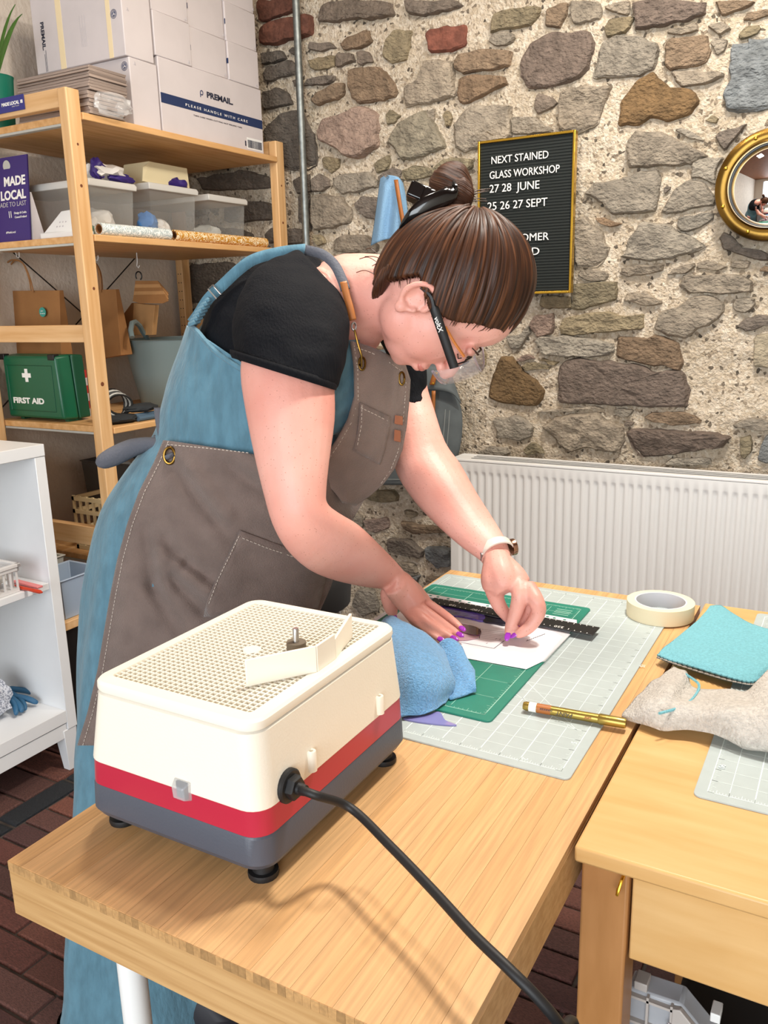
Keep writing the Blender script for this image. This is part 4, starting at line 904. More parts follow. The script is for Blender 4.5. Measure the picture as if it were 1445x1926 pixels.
e = open_bin('grey_crate', -1.50, -1.33, 1.02, 1.17, .43, .56, M['lightgrey'], 'light grey crate behind the blue-grey bin')

# ------------------------------------------------------------------ white cabinet at the left edge
CX = -1.155; CY1 = 1.008; CY0 = 0.22; CB = -1.60
cab = empty('open_cabinet', ((CX+CB)/2, .62, 0), 'white open-fronted cabinet on tapered legs at the left edge', 'cabinet')
MB().box((CB, CY0, .899), (CX+.002, CY1, .931)).build('top_panel', M['white_lam'], cab, bevel=.002)
for y0, y1 in ((CY0, CY0+.032), (CY1-.032, CY1)): MB().box((CB, y0, .128), (CX, y1, .899)).build('side_panel', M['white_lam'], cab, bevel=.0015)
MB().box((CB, CY0+.032, .128), (CB+.008, CY1-.032, .899)).build('back_panel', M['white_lam'], cab)
MB().box((CB, CY0+.032, .541), (CX-.006, CY1-.032, .559)).build('middle_shelf', M['white_lam'], cab, bevel=.001)
MB().box((CB, CY0+.032, .150), (CX-.001, CY1-.032, .186)).build('bottom_shelf', M['white_lam'], cab, bevel=.001)
MB().box((CB+.03, CY0+.04, .105), (CX-.004, CY1-.034, .147)).build('plinth_rail', M['white_lam'], cab, bevel=.001)
for y in (CY0+.002, CY1-.046):
    for x0, s in ((CX-.046, 1), (CB+.01, -1)):
        MB().hull8([(x0+.012, y+.010, 0), (x0+.036, y+.010, 0), (x0+.036, y+.034, 0), (x0+.012, y+.034, 0), (x0, y, .128), (x0+.044, y, .128), (x0+.044, y+.044, .128), (x0, y+.044, .128)]).build('leg', M['white_lam'], cab, bevel=.001)
# basket, pens
M['bask'] = mat('bask', '#e6e2df', 0.3, alpha=.75)
e = empty('clear_basket', (-1.24, .80, .560), 'translucent slotted plastic basket on the cabinet middle shelf', 'basket')
zb_ = .560; by1 = aX(36, 1110, -1.175).y; bx1 = -1.172; bx0 = bx1-.13; bh = .070
MB().box((bx0, by1-.20, zb_), (bx1, by1, zb_+.010)).build('basket_floor', M['bask'], e)
for k in range(11): MB().box((bx1-.003, by1-.006-k*.0185, zb_+.010), (bx1, by1-.001-k*.0185, zb_+bh)).build('basket_bar', M['bask'], e)
for k in range(7): MB().box((bx1-.006-k*.0185, by1-.003, zb_+.010), (bx1-.001-k*.0185, by1, zb_+bh)).build('basket_bar', M['bask'], e)
for z, g in ((zb_+bh-.014, .004), (zb_+bh-.004, .007)):
    MB().box((bx0, by1-.20, z), (bx0+.005, by1+g, z+.010)).box((bx0, by1-.005, z), (bx1+g, by1+g, z+.010)).box((bx1-.005, by1-.20, z), (bx1+g, by1+g, z+.010)).build('basket_rim', M['bask'], e, bevel=.002)
tag(blob((bx0+.07, by1-.06, zb_+.035), (.05, .05, .024), .5, 5, 3, 3, flat=zb_+.011).build('foam_scraps', M['whitecloth'], None, smooth=True), 'white scraps heaped in the slotted basket', 'scraps')
M['redplastic'] = mat('redplastic', '#c23a1c', 0.25); M['pinkplastic'] = mat('pinkplastic', '#f08a8a', 0.3, alpha=.85)
def at5(x, y, z): return aZ(x/10.32, 1000+y/10.32, z)
a, b_ = at5(380, 1080, .565), at5(820, 1178, .565)
e = empty('red_marker', a, 'red marker pen on the cabinet middle shelf', 'pen'); d = (b_-a)
MB().tube([a-d*.4, a+d*.62], .0048, 10).build('barrel', M['redplastic'], e, smooth=True); MB().tube([a+d*.62, a+d*.9, b_], [.0054, .0054, .002], 10).build('cap', M['redplastic'], e, smooth=True)
a, b_ = at5(395, 960, .567), at5(775, 1055, .567); d = b_-a; n_ = d.cross(Vector((0, 0, 1))).normalized()
tag(MB().obox((a+b_)/2-d*.15-Vector((0, 0, .0035)), d*.65, n_*.009, Vector((0, 0, .003))).build('pink_case', M['pinkplastic'], None, bevel=.0015), 'flat translucent pink case behind the red marker', 'case')
# gloves in a mesh sleeve on the bottom shelf
M['mesh'] = mat('mesh', '#d6dae4', 0.9, c2='#8d93a3', vscale=220, detail=0, contrast=(.42, .5)); M['glove'] = mat('glove', '#2b5d80', 0.55)
e = empty('rubber_gloves', (-1.26, .82, .187), 'pair of white knit gloves with blue rubber fingers on the bottom shelf', 'gloves')
def at6(x, y, z): return aZ(x/8.03, 1240+y/8.03, z)
q = at6(60, 700, .22); blob((q.x-.02, q.y-.03, .187+.06), (.05, .06, .058), .3, 4, 2, 3, flat=.188).build('knit_cuff', M['mesh'], e, smooth=True)
for pts in (((190, 450), (400, 470), (560, 520), (640, 535)), ((230, 560), (420, 590), (520, 640), (580, 665)), ((190, 530), (300, 590), (370, 690), (385, 780)), ((190, 600), (290, 680), (330, 760), (330, 810)), ((180, 640), (230, 700), (250, 780), (240, 850))):
    P = [at6(x, y, .196+.022*(1-i/3)) for i, (x, y) in enumerate(pts)]
    for p_ in P: p_.z = max(p_.z, .1965)
    MB().tube([P[0]-(P[1]-P[0])*.3]+P, [.009, .009, .009, .0088, .005], 10).build('finger', M['glove'], e, smooth=True, sub=1)
# ------------------------------------------------------------------ smooth patches from control grids
def cr(p0, p1, p2, p3, t): return .5*((2*p1)+(p2-p0)*t+(2*p0-5*p1+4*p2-p3)*t*t+(-p0+3*p1-3*p2+p3)*t**3)
def spline(pts, n, closed=False):
    out = []; m = len(pts)
    for i in range(m if closed else m-1):
        g = (lambda k: pts[k % m]) if closed else (lambda k: pts[min(max(k, 0), m-1)])
        for k in range(n): out.append(cr(g(i-1), g(i), g(i+1), g(i+2), k/n))
    if not closed: out.append(pts[-1])
    return out
def patch(ctrl, nu, nv, cu=False):
    rows = [spline(r, nu, cu) for r in ctrl]; cols = list(zip(*rows)); cols = [spline(list(c), nv) for c in cols]
    return [list(r) for r in zip(*cols)]
def wrinkle(rows, amp, freq, seed=0):
    so = Vector((seed, seed*2.1, seed*.7)); return [[p+Vector((0, 0, 1))*amp*noise.noise(p*freq+so) for p in r] for r in rows]

M['bamboo'] = mat('bamboo', '#dca866', 0.42, var=0.16, vscale=26, stretch=(9, .35, 9), objcol=True, detail=5, bump=0.04, bscale=60, bstretch=(9, .3, 9))
M['bamboox'] = mat('bamboox', '#c79f6c', 0.5, c2='#b58b58', vscale=14, stretch=(.5, 6, 14))
M['endgrain'] = mat('endgrain', '#c9a070', 0.6, c2='#9a734a', vscale=60, stretch=(1.2, 1, .5), contrast=(.4, .6))
M['desk'] = mat('desk', '#dfb67c', 0.34, c2='#d2a365', vscale=10, stretch=(.6, 5, 5), contrast=(.3, .75))
M['deskdark'] = mat('deskdark', '#b88452', 0.4, c2='#a2703f', vscale=9, stretch=(3, 3, .6))
M['greymat'] = mat('greymat', '#b0bbba', 0.45, var=.03, vscale=60); M['greyprint'] = mat('greyprint', '#e2efed', 0.5)
M['greenmat'] = mat('greenmat', '#1f7d69', 0.5, var=.04, vscale=60); M['greenprint'] = mat('greenprint', '#9fd0bd', 0.5)
M['paper'] = mat('paper', '#f2eef2', 0.5); M['pocket'] = mat('pocket', '#f1f1f4', 0.12, alpha=.35, spec=.8)
M['ivory'] = mat('ivory', '#efe7d6', 0.38, bump=.10, bscale=420); M['ivory2'] = mat('ivory2', '#f2ebdb', 0.35)
M['redband'] = mat('redband', '#b5283f', 0.3); M['slate'] = mat('slate', '#4b4f5a', 0.42, bump=.08, bscale=400)
M['rubber'] = mat('rubber', '#121214', 0.55); M['clearcap'] = mat('clearcap', '#d6dadd', 0.1, alpha=.45, spec=.8); M['stonebit'] = mat('stonebit', '#6e6252', 0.8)
M['towelblue'] = mat('towelblue', '#6fabdc', 0.95, var=.16, vscale=240, bump=1.0, bscale=420, sheen=.4); M['turq'] = mat('turq', '#7bbcc8', 0.95, var=.10, vscale=260, bump=.8, bscale=420)
M['turqdark'] = mat('turqdark', '#46606a', .9); M['greytowel'] = mat('greytowel', '#c9c3ba', 0.95, var=.14, vscale=200, bump=1.0, bscale=330)
M['goldpen'] = mat('goldpen', '#a89048', 0.3, metal=.75); M['tape'] = mat('tape', '#e9ddba', 0.6); M['core'] = mat('core', '#cfd0d6', 0.7)
M['violet'] = mat('violet', '#5d4aa0', 0.12, var=.5, vscale=60, stretch=(1, 4, 1), coat=.6); M['darkglass'] = mat('darkglass', '#1d1a2c', 0.15, var=.5, vscale=60, stretch=(1, 4, 1), coat=.6)
M['maroon'] = mat('maroon', '#5c2f48', 0.15, var=.55, vscale=180, coat=.6); M['lilac'] = mat('lilac', '#8d8ac8', 0.12, alpha=.8, coat=.6); M['pinkglass'] = mat('pinkglass', '#c9a3ad', 0.15, alpha=.85)

# ------------------------------------------------------------------ bamboo table
TW, TL, TT = 0.478, 1.028, 0.740
tb = empty('bamboo_table', (TW/2, TL/2, 0), 'bamboo-topped work table with white round legs', 'table')
NS = 24
smesh = MB().box((-TW/NS/2+.00012, -TL/2, 0), (TW/NS/2-.00012, TL/2, .0105)).mesh('bamboo_strip', Vector((0, 0, 0))); smesh.materials.append(M['bamboo'])
for k in range(NS):
    o = link('bamboo_strip', smesh, Vector((TW*(k+.5)/NS, TL/2, TT-.0105)), tb); d = random.uniform(.90, 1.06); c = hx(random.choice(('#d8aa74', '#dcae78', '#d4a56e'))); o.color = (c[0]*d, c[1]*d, c[2]*d, 1)
for k in range(60):   # end-grain blocks along the near edge
    x = TW*k/60; o = MB().box((x+.0001, -.0006, TT-.0103), (x+TW/60-.0001, .0004, TT-.0004)).build('end_block', M['bamboo'], tb); d = random.uniform(.62, .98); c = hx('#c69a66'); o.color = (c[0]*d, c[1]*d, c[2]*d, 1)
MB().box((0, 0, TT-.036), (TW, TL, TT-.0106)).build('core_layer', M['bamboox'], tb); MB().box((0, 0, TT-.060), (TW, TL, TT-.0361)).build('core_layer', M['bamboox'], tb)
for x, y in ((.086, .062), (TW-.086, .062), (.086, TL-.062), (TW-.086, TL-.062)):
    lg = MB().cyl((x, y, 0.012), (x, y, TT-.0601), .0145, 24).build('leg', M['white_paint'], tb, smooth=True, auto=60); MB().cyl((x, y, 0), (x, y, .012), .017, 24).build('leg_foot', M['black'], lg, smooth=True)

# ------------------------------------------------------------------ school desk on the right
DX0, DX1, DY0, DY1, DT = .4835, 1.12, .274, 1.040, .7425
dk = empty('wooden_desk', (.80, .66, 0), 'honey-coloured wooden desk standing against the bamboo table', 'desk')
MB().box((DX0, DY0, DT-.018), (DX1, DY1, DT)).build('desk_top', M['desk'], dk, bevel=.003)
for x in (DX0+.003, DX1-.050):
    for y in (DY0+.018, DY1-.065): MB().box((x, y, 0), (x+.047, y+.047, DT-.0185)).build('leg', M['deskdark'], dk, bevel=.003)
MB().box((DX0+.052, DY0+.026, DT-.130), (DX1-.052, DY0+.045, DT-.0185)).build('front_apron', M['desk'], dk, bevel=.002); MB().box((DX0+.052, DY1-.045, DT-.130), (DX1-.052, DY1-.026, DT-.0185)).build('rear_apron', M['desk'], dk)
for x in (DX0+.012, DX1-.030): MB().box((x, DY0+.067, DT-.130), (x+.018, DY1-.067, DT-.0185)).build('side_apron', M['desk'], dk)
q = aY(1172, 1650, DY0+.014)
MB().tube([(q.x, DY0+.020, q.z), (q.x, DY0+.008, q.z), (q.x-.001, DY0+.003, q.z-.006), (q.x-.002, DY0+.002, q.z-.012), (q.x-.003, DY0+.006, q.z-.016), (q.x-.003, DY0+.010, q.z-.011)], .0017, 8).build('brass_hook', M['brass2'], dk, smooth=True)
# things below the desk
M['bulk'] = mat('bulk', '#1c1a1a', 0.7); M['orggrey'] = mat('orggrey', '#b3aca6', .4); M['orgclear'] = mat('orgclear', '#c8ccd2', .2, alpha=.55)
tag(MB().box((.56, .40, 0), (1.04, .92, .43)).build('storage_box', M['bulk'], None, bevel=.01), 'black storage box under the wooden desk', 'box')
e = empty('organiser_case', (.64, .42, .43), 'grey compartment organiser case with a cut corner under the desk', 'organiser')
ox0, oy0, oz0, oz1 = .552, .348, .4305, .548
qz = aY(1185, 1862, .345).z
P0 = lambda x, y: aZ(1150+x/4.898, 1780+y/4.898, .545)
# front plate standing upright, leaning on the trunk
pl_ = [(145, 385), (160, 530), (150, 760), (900, 900), (760, 720), (620, 560), (270, 450)]
Yo = .352
fp = [aY(1150+x/4.898, 1780+y/4.898, Yo) for x, y in ((148, 395), (150, 520), (235, 560), (240, 1000), (980, 1250), (640, 560), (380, 490))]
zb0 = .30
outl = [Vector((fp[0].x, Yo, fp[0].z)), Vector((fp[5].x, Yo, fp[5].z)), Vector((fp[5].x+.075, Yo, fp[5].z-.075)), Vector((fp[5].x+.075, Yo, .0005)), Vector((fp[0].x, Yo, .0005))]
MB().prism([p+Vector((0, .004, 0)) for p in outl], (0, .030, 0)).build('case_body', M['orgclear'], e, bevel=.003)
fx0, fx1, ztop = outl[0].x, outl[1].x, outl[0].z
for z in (ztop-.004, ztop-.036, ztop-.068, ztop-.10): MB().box((fx0, Yo-.002, z-.003), (fx0+.048, Yo+.004, z)).build('divider', M['orggrey'], e)
for x in (fx0+.001, fx0+.021, fx0+.046): MB().box((x, Yo-.002, .02), (x+.0025, Yo+.004, ztop)).build('divider', M['orggrey'], e)
MB().prism([Vector((fx0+.048, Yo-.003, ztop-.002)), Vector((fx1, Yo-.003, outl[1].z-.002)), Vector((fx1+.073, Yo-.003, outl[2].z)), Vector((fx1+.073, Yo-.003, .01)), Vector((fx0+.048, Yo-.003, .01))], (0, .007, 0)).build('case_face', M['orggrey'], e, bevel=.001)
MB().prism([Vector((fx0+.066, Yo-.0038, ztop-.024)), Vector((fx1-.012, Yo-.0038, outl[1].z-.022)), Vector((fx1+.05, Yo-.0038, outl[2].z-.02)), Vector((fx1+.05, Yo-.0038, .04)), Vector((fx0+.066, Yo-.0038, .04))], (0, .0008, 0)).build('label_window', M['inkpale'], e)
MB().prism([Vector((fx0+.075, Yo-.0046, ztop-.036)), Vector((fx0+.090, Yo-.0046, ztop-.036)), Vector((fx0+.105, Yo-.0046, ztop-.056)), Vector((fx0+.088, Yo-.0046, ztop-.064)), Vector((fx0+.075, Yo-.0046, ztop-.058))], (0, .0008, 0)).build('printed_mark', M['black'], e)
MB().box((fx0+.006, Yo+.004, ztop), (fx0+.020, Yo+.024, ztop+.010)).build('latch', M['orggrey'], e, bevel=.001); MB().box((fx0+.085, Yo+.004, ztop-.006), (fx0+.095, Yo+.024, ztop+.005)).build('latch', M['white_paint'], e, bevel=.001)

# ------------------------------------------------------------------ cutting mats
def rrect(x0, y0, x1, y1, r, z, n=5):
    out = []
    for cx, cy, a0 in ((x1-r, y0+r, -90), (x1-r, y1-r, 0), (x0+r, y1-r, 90), (x0+r, y0+r, 180)):
        for k in range(n+1): a = math.radians(a0+90*k/n); out.append(Vector((cx+r*math.cos(a), cy+r*math.sin(a), z)))
    return out
def strip(mb, a, b, w, z):
    a, b = Vector((a[0], a[1], z)), Vector((b[0], b[1], z)); d = (b-a).normalized(); n = Vector((-d.y, d.x, 0))*w/2; mb.add([a-n, b-n, b+n, a+n], [(0, 1, 2, 3)])
def cutting_mat(name, x0, y0, x1, y1, z0, th, m, mp, label, pitch=.0254, margin=.013, diag=True, nums=True, gx1=None):
    e = empty(name, ((x0+x1)/2, (y0+y1)/2, z0), label, 'cutting mat')
    MB().rings([rrect(x0, y0, x1, y1, .008, z0), rrect(x0, y0, x1, y1, .008, z0+th*.8), rrect(x0+.0005, y0+.0005, x1-.0005, y1-.0005, .008, z0+th)]).build('mat_sheet', m, e)
    g = MB(); zt = z0+th+.00012; ax, ay, bx, by = x0+margin, y0+margin, x1-margin, y1-margin
    for (p, q) in (((ax, ay), (bx, ay)), ((ax, by), (bx, by)), ((ax, ay), (ax, by)), ((bx, ay), (bx, by))): strip(g, p, q, .0011, zt)
    k = 1
    while bx-k*pitch > ax: strip(g, (bx-k*pitch, ay), (bx-k*pitch, by), .0012 if k % 2 == 0 else .0007, zt); k += 1
    k = 1
    while ay+k*pitch < by: strip(g, (ax, ay+k*pitch), (bx, ay+k*pitch), .0009 if k % 4 == 0 else .0006, zt); k += 1
    t = pitch/8; k = 0
    while ay+k*t < by: l = .007 if k % 4 == 0 else .0038; strip(g, (bx, ay+k*t), (bx-l, ay+k*t), .0005, zt); strip(g, (ax, ay+k*t), (ax+l, ay+k*t), .0005, zt); k += 1
    k = 0
    while ax+k*t < bx: l = .007 if k % 4 == 0 else .0038; strip(g, (bx-k*t, ay), (bx-k*t, ay+l), .0005, zt); strip(g, (bx-k*t, by), (bx-k*t, by-l), .0005, zt); k += 1
    if diag:
        W_ = bx-ax
        for s, c in ((1, .9), (.577, .75)): strip(g, (bx-.012, ay+.10), (max(ax, bx-.012-.30), ay+.10+.30*s), .0007, zt); strip(g, (ax+.012, by-.10), (ax+.30, by-.10-.288*s), .0007, zt); strip(g, (bx-.012, by-.02), (bx-.30, by-.02-.288*s), .0007, zt)
    g.build('printed_grid', mp, e, fix=False)
    return e
gm = cutting_mat('grey_cutting_mat', .006, .386, .4435, .996, TT+.0002, .0022, M['greymat'], M['greyprint'], 'large pale grey gridded cutting mat on the bamboo table')
for s, px, py in (('2', 984, 1424), ('5', 1076, 1394), ('15', 1206, 1249)):
    q = aZ(px, py, TT+.0025); text('printed_number', s, M['greyprint'], q, (0, -1, 0), (1, 0, 0), .007, gm, depth=.0001)
GZ = TT+.0026
grm = cutting_mat('green_cutting_mat', .012, .466, .3165, .921, GZ, .0026, M['greenmat'], M['greenprint'], 'dark green cutting mat lying on the grey mat', pitch=.05, margin=.014, diag=False)
g = MB()
for k in range(5): strip(g, (.05+k*.013, .56), (.05+k*.013, .64), .0006, GZ+.0028); strip(g, (.20+k*.011, .855), (.20+k*.011, .905), .0006, GZ+.0028)
for k in range(4): strip(g, (.265, .868+k*.008), (.292, .868+k*.008), .0022, GZ+.0028)
g.build('printed_guides', M['greenprint'], grm, fix=False)
rmz = DT+.0002
rm = cutting_mat('grey_cutting_mat', .570, .414, 1.10, 1.02, rmz, .0022, M['greymat'], M['greyprint'], 'second pale grey cutting mat on the wooden desk', pitch=.0254)
text('printed_number', '90', M['greyprint'], aZ(1354, 1436, rmz+.003), (0, -1, 0), (1, 0, 0), .007, rm, depth=.0001)
tag(MB().rings([rrect(.655, .62, 1.0, 1.0, .008, rmz+.0026), rrect(.655, .62, 1.0, 1.0, .008, rmz+.005)]).build('green_cutting_mat', M['greenmat'], None), 'green cutting mat peeping out under the turquoise cloth', 'cutting mat')

# ------------------------------------------------------------------ papers, glass, ruler
PZ = GZ+.0029
def sheet(name, px, z, m, label, cat, th=.0004, parent=None, curl=None):
    P = [aZ(x, y, z) for x, y in px]
    o = MB().prism(P, (0, 0, th)).build(name, m, parent)
    return tag(o, label, cat) if label else o
def z3(l): return [(780+x/4.014, 1080+y/4.014) for x, y in l]
sheet('paper_sheet', z3([(20, 160), (1230, 385), (1000, 610), (-160, 330)]), PZ, M['paper'], 'plain white sheet lowest under the drawing on the green mat', 'paper')
a = [aZ(*p, PZ+.0007) for p in z3([(-60, 250), (1010, 415), (1175, 452), (975, 655), (845, 718), (370, 632), (-190, 470)])]
dr = empty('pattern_drawing', a[4], 'white pattern drawing with ruled box lines in front of her hands', 'paper')
MB().prism(a, (0, 0, .0004)).build('drawing_sheet', M['paper'], dr)
g = MB(); zt = PZ+.0013
def ln(p, q, w=.0008):
    A, B = aZ(*z3([p])[0], zt), aZ(*z3([q])[0], zt); strip(g, (A.x, A.y), (B.x, B.y), w, zt)
for p, q in (((300, 505), (600, 560)), ((600, 560), (680, 500)), ((490, 485), (495, 410))): ln(p, q, .001)
for k in range(6): ln((505, 415+k*13), (700-k*5, 440+k*13), .0005)
for k in range(9): ln((845+k*16, 505-k*6), (857+k*16, 497-k*6), .0012)
for p in ((540, 525), (610, 490), (640, 495)): ln(p, (p[0]+12, p[1]-6), .0008)
g.build('ink_lines', M['ink'], dr, fix=False)
def glass(name, pts, m, label, z=PZ+.0014, th=.003):
    P = [aZ(*p, z) for p in z3(pts)]; P = spline(P, 4, True)
    return tag(MB().prism(P, (0, 0, th)).build(name, m, None, bevel=.0004), label, 'glass')
glass('glass_piece', [(190, 250), (330, 272), (520, 318), (515, 362), (430, 345), (330, 325), (260, 322)], M['violet'], 'rippled violet glass strip beside the ruler')
glass('glass_piece', [(524, 320), (610, 338), (700, 352), (680, 392), (600, 378), (522, 364)], M['darkglass'], 'dark navy rippled glass strip under the left hand')
glass('glass_piece', [(300, 378), (400, 392), (470, 412), (503, 440), (490, 468), (440, 470), (360, 450), (310, 420)], M['maroon'], 'mottled maroon glass oval beside her fingertips')
glass('glass_piece', [(180, 440), (300, 432), (400, 462), (485, 478), (420, 500), (330, 506), (230, 490)], M['pinkglass'], 'pale pink glass oval under her fingertips', z=PZ+.0011, th=.002)
# punched pocket strip and ruler
P = [aZ(*p, PZ+.0045) for p in z3([(25, 135), (1225, 348), (1225, 380), (45, 162)])]
e = empty('punched_pocket', P[0], 'clear plastic pocket with a white punched margin under the ruler', 'plastic pocket')
MB().prism(P, (0, 0, .0006)).build('punched_margin', M['paper'], e)
for t in (.08, .13, .20, .28, .34, .46, .83, .87, .93):
    c = P[0].lerp(P[1], t).lerp(P[3].lerp(P[2], t), .5); MB().lathe(c+Vector((0, 0, .0006)), (0, 0, 1), [(.0028, 0), (.0026, .0002)], 12).build('punch_hole', M['greenmat'], e)
P = [aZ(*p, PZ+.0016) for p in z3([(1000, 400), (1178, 455), (985, 660), (960, 662), (1120, 470)])]; MB().prism(P, (0, 0, .0003)).build('pocket_edge', M['pocket'], e)
RZ = PZ+.0056
P = [aZ(*p, RZ) for p in z3([(150, 183), (1400, 408), (1345, 468), (105, 215)])]
rl = empty('steel_ruler', P[3], 'black ruler with white markings lying across the drawing', 'ruler')
MB().prism(P, (0, 0, .0018)).build('ruler_blade', M['black'], rl, bevel=.0006)
g = MB(); zt = RZ+.0020; U_ = (P[1]-P[0]); n = int(U_.length/.010)
for k in range(1, n):
    t = k/n; l = .0050 if k % 5 == 0 else .0028
    for A, B, s in ((P[0], P[1], -1), (P[3], P[2], 1)):
        c = A.lerp(B, t); d = (P[3]-P[0]).normalized()*(-s); c2 = c+d*.0022; c3 = c+d*(.0022+l); strip(g, (c2.x, c2.y), (c3.x, c3.y), .0013, zt)
g.build('ruler_ticks', M['letter'], rl, fix=False)
for k in range(1, 6):
    c = P[3].lerp(P[2], k/6)+(P[0]-P[3])*.40; c.z = RZ+.0019; text('printed_number', str(50*k), M['letter'], c, -(P[1]-P[0]), -(P[0]-P[3]), .0075, rl, depth=.0001)
glass('glass_scrap', [], M['lilac'], '') if False else None
P = spline([aZ(x, y, GZ-.0001) for x, y in ((760, 1352), (800, 1348), (826, 1341), (838, 1357), (859, 1366), (820, 1364), (775, 1358))], 4, True)
tag(MB().prism(P, (0, 0, .002)).build('glass_scrap', M['lilac'], None), 'curved lilac glass scrap on the grey mat under the blue cloth', 'glass')
# plain white sheets at the left table edge
P = [aZ(x, y, TT+.003) for x, y in ((700, 1168), (745, 1137), (800, 1147), (772, 1172), (730, 1200))]
tag(MB().prism(P, (0, 0, .0012)).build('paper_offcut', M['paper'], None), 'white paper offcut at the left table edge under her thumb', 'paper')

# ------------------------------------------------------------------ glass grinder
gr = empty('glass_grinder', (.143, .218, TT), 'cream, red and dark grey glass grinder with a lattice top on the table', 'grinder')
def gring(x0, y0, x1, y1, r, z): return rrect(x0, y0, x1, y1, r, z, 6)
B0 = (.028, .076, .258, .358); B1 = (.046, .083, .251, .347)
def lev(t, r=.022, ins=0): a = [B0[i]+(B1[i]-B0[i])*t for i in range(4)]; return a[0]+ins, a[1]+ins, a[2]-ins, a[3]-ins
def R_(t, z, ins=0, r=.022): a = lev(t, ins=ins); return gring(a[0], a[1], a[2], a[3], r, z)
zg = TT
MB().rings([R_(0, zg+.0155, .012, .018), R_(0, zg+.019, .004), R_(0, zg+.026, 0), R_(.1, zg+.0525, 0), R_(.1, zg+.0545, .001)]).build('base_tray', M['slate'], gr, smooth=True, auto=30)
MB().rings([R_(.1, zg+.0545, .0012), R_(.1, zg+.055, .0006), R_(.2, zg+.0805, .0006)]).build('red_band', M['redband'], gr, smooth=True, auto=30)
MB().rings([R_(.2, zg+.0805, .0006), R_(.2, zg+.0815, 0), R_(.9, zg+.154, 0), R_(.9, zg+.156, .002)]).build('water_tray', M['ivory'], gr, smooth=True, auto=30)
a = lev(1)
top = MB(); o_, i_ = R_(1, zg+.157, -.001), None
fr = [gring(a[0]-.001+k, a[1]-.001+k, a[2]+.001-k, a[3]+.001-k, max(.004, .02-k), zg+z) for k, z in ((.001, .157), (0, .160), (.0005, .165), (.003, .1675), (.016, .1685), (.0165, .166), (.017, .160))]
MB().rings(fr, cap0=False, cap1=False).build('lid_frame', M['ivory2'], gr, smooth=True, auto=35)
gx0, gy0, gx1, gy1 = a[0]+.0145, a[1]+.0145, a[2]-.0145, a[3]-.0145
lat = MB(); nx, ny = 26, 35
for k in range(nx+1): x = gx0+(gx1-gx0)*k/nx; lat.box((x-.0008, gy0, zg+.160), (x+.0008, gy1, zg+.1672))
for k in range(ny+1): y = gy0+(gy1-gy0)*k/ny; lat.box((gx0, y-.0008, zg+.1601), (gx1, y+.0008, zg+.1671))
lat.build('lattice_grid', M['ivory2'], gr)
MB().box((gx0-.002, gy0-.002, zg+.128), (gx1+.002, gy1+.002, zg+.131)).build('tray_floor', M['core'], gr)
MB().lathe((.146, .215, zg+.1672), (0, 0, 1), [(.010, 0), (.0095, .0008)], 20).build('grid_cap', M['ivory2'], gr)
sp_ = aZ(558, 1222, zg+.168)
MB().lathe((sp_.x, sp_.y, zg+.160), (0, 0, 1), [(.0105, 0), (.0105, .017), (.0100, .0175), (.004, .0176)], 24).build('grinding_bit', M['stonebit'], gr, smooth=True, auto=40)
MB().lathe((sp_.x, sp_.y, zg+.165), (0, 0, 1), [(.0034, 0), (.0034, .0265), (.0028, .0275), (.0004, .0275)], 16).build('spindle', M['steel'], gr, smooth=True, auto=40)
def at_g(x, y, z): return aZ(130+x/2.157, 1100+y/2.157, z)
bz = zg+.168; A, B, Cc, D = at_g(720, 412, bz), at_g(1005, 352, bz), at_g(1078, 300, bz), at_g(1065, 215, bz)
hh = .0275
def wallseg(p, q, h0, h1):
    d = (q-p).normalized(); n = Vector((-d.y, d.x, 0))*.0016; return MB().hull8([p-n, q-n, q+n, p+n, p-n+Vector((0, 0, h0)), q-n+Vector((0, 0, h1)), q+n+Vector((0, 0, h1)), p+n+Vector((0, 0, h0))])
dirn = (Cc-B).normalized()
D = Cc+Vector((-.0155, .058, 0))
for p, q, h0, h1 in ((A, B, hh, hh), (B, Cc, hh, hh), (Cc, D, hh*.8, hh)): wallseg(p, q, h0, h1).build('splash_guard', M['ivory2'], gr, bevel=.0006)
for x, y in ((.052, .102), (.236, .101), (.052, .330), (.238, .330)):
    f = MB().lathe((x, y, zg+.0002), (0, 0, 1), [(.0145, 0), (.0150, .003), (.0145, .006), (.0105, .0065), (.010, .016)], 20).build('rubber_foot', M['rubber'], gr, smooth=True, auto=40)
# posts on the right side, cable gland, switch
for px, py in ((595, 1432), (722, 1326)):
    q = aX(px, py, .262); MB().lathe((.2565, q.y, q.z-.011), (0, 0, 1), [(.0052, 0), (.0050, .020), (.0046, .021), (.0022, .0211), (.002, .017)], 16).build('screw_post', M['ivory2'], gr, smooth=True, auto=40)
q = aX(545, 1478, .258); gl = Vector((.2545, q.y, q.z))
MB().lathe(gl, (1, 0, 0), [(.0165, 0), (.0165, .0045), (.0150, .006), (.0115, .0062)], 24).build('cable_gland', M['rubber'], gr, smooth=True, auto=40)
MB().lathe(gl+Vector((.006, 0, 0)), (1, 0, 0), [(.0118, 0), (.0118, .006), (.0105, .0075), (.005, .0078)], 6).build('gland_nut', M['rubber'], gr)
c0 = gl+Vector((.012, 0, 0))
ct = lambda x, y, h: aZ(x, y, TT+h)
wp = [c0, c0+Vector((.022, -.003, .001)), ct(660, 1520, .066), ct(735, 1592, .060), ct(815, 1675, .056), ct(890, 1757, .055), ct(955, 1820, .052), ct(1010, 1875, .040), ct(1055, 1930, .015), ct(1085, 1985, -.04)]
end = wp[-1]; wp += [Vector((end.x+.012, end.y-.012, .40)), Vector((end.x+.02, end.y-.03, .05)), Vector((end.x+.12, end.y-.2, .006))]
MB().tube(spline(wp, 8), .0042, 10).build('power_cord', M['rubber'], gr, smooth=True)
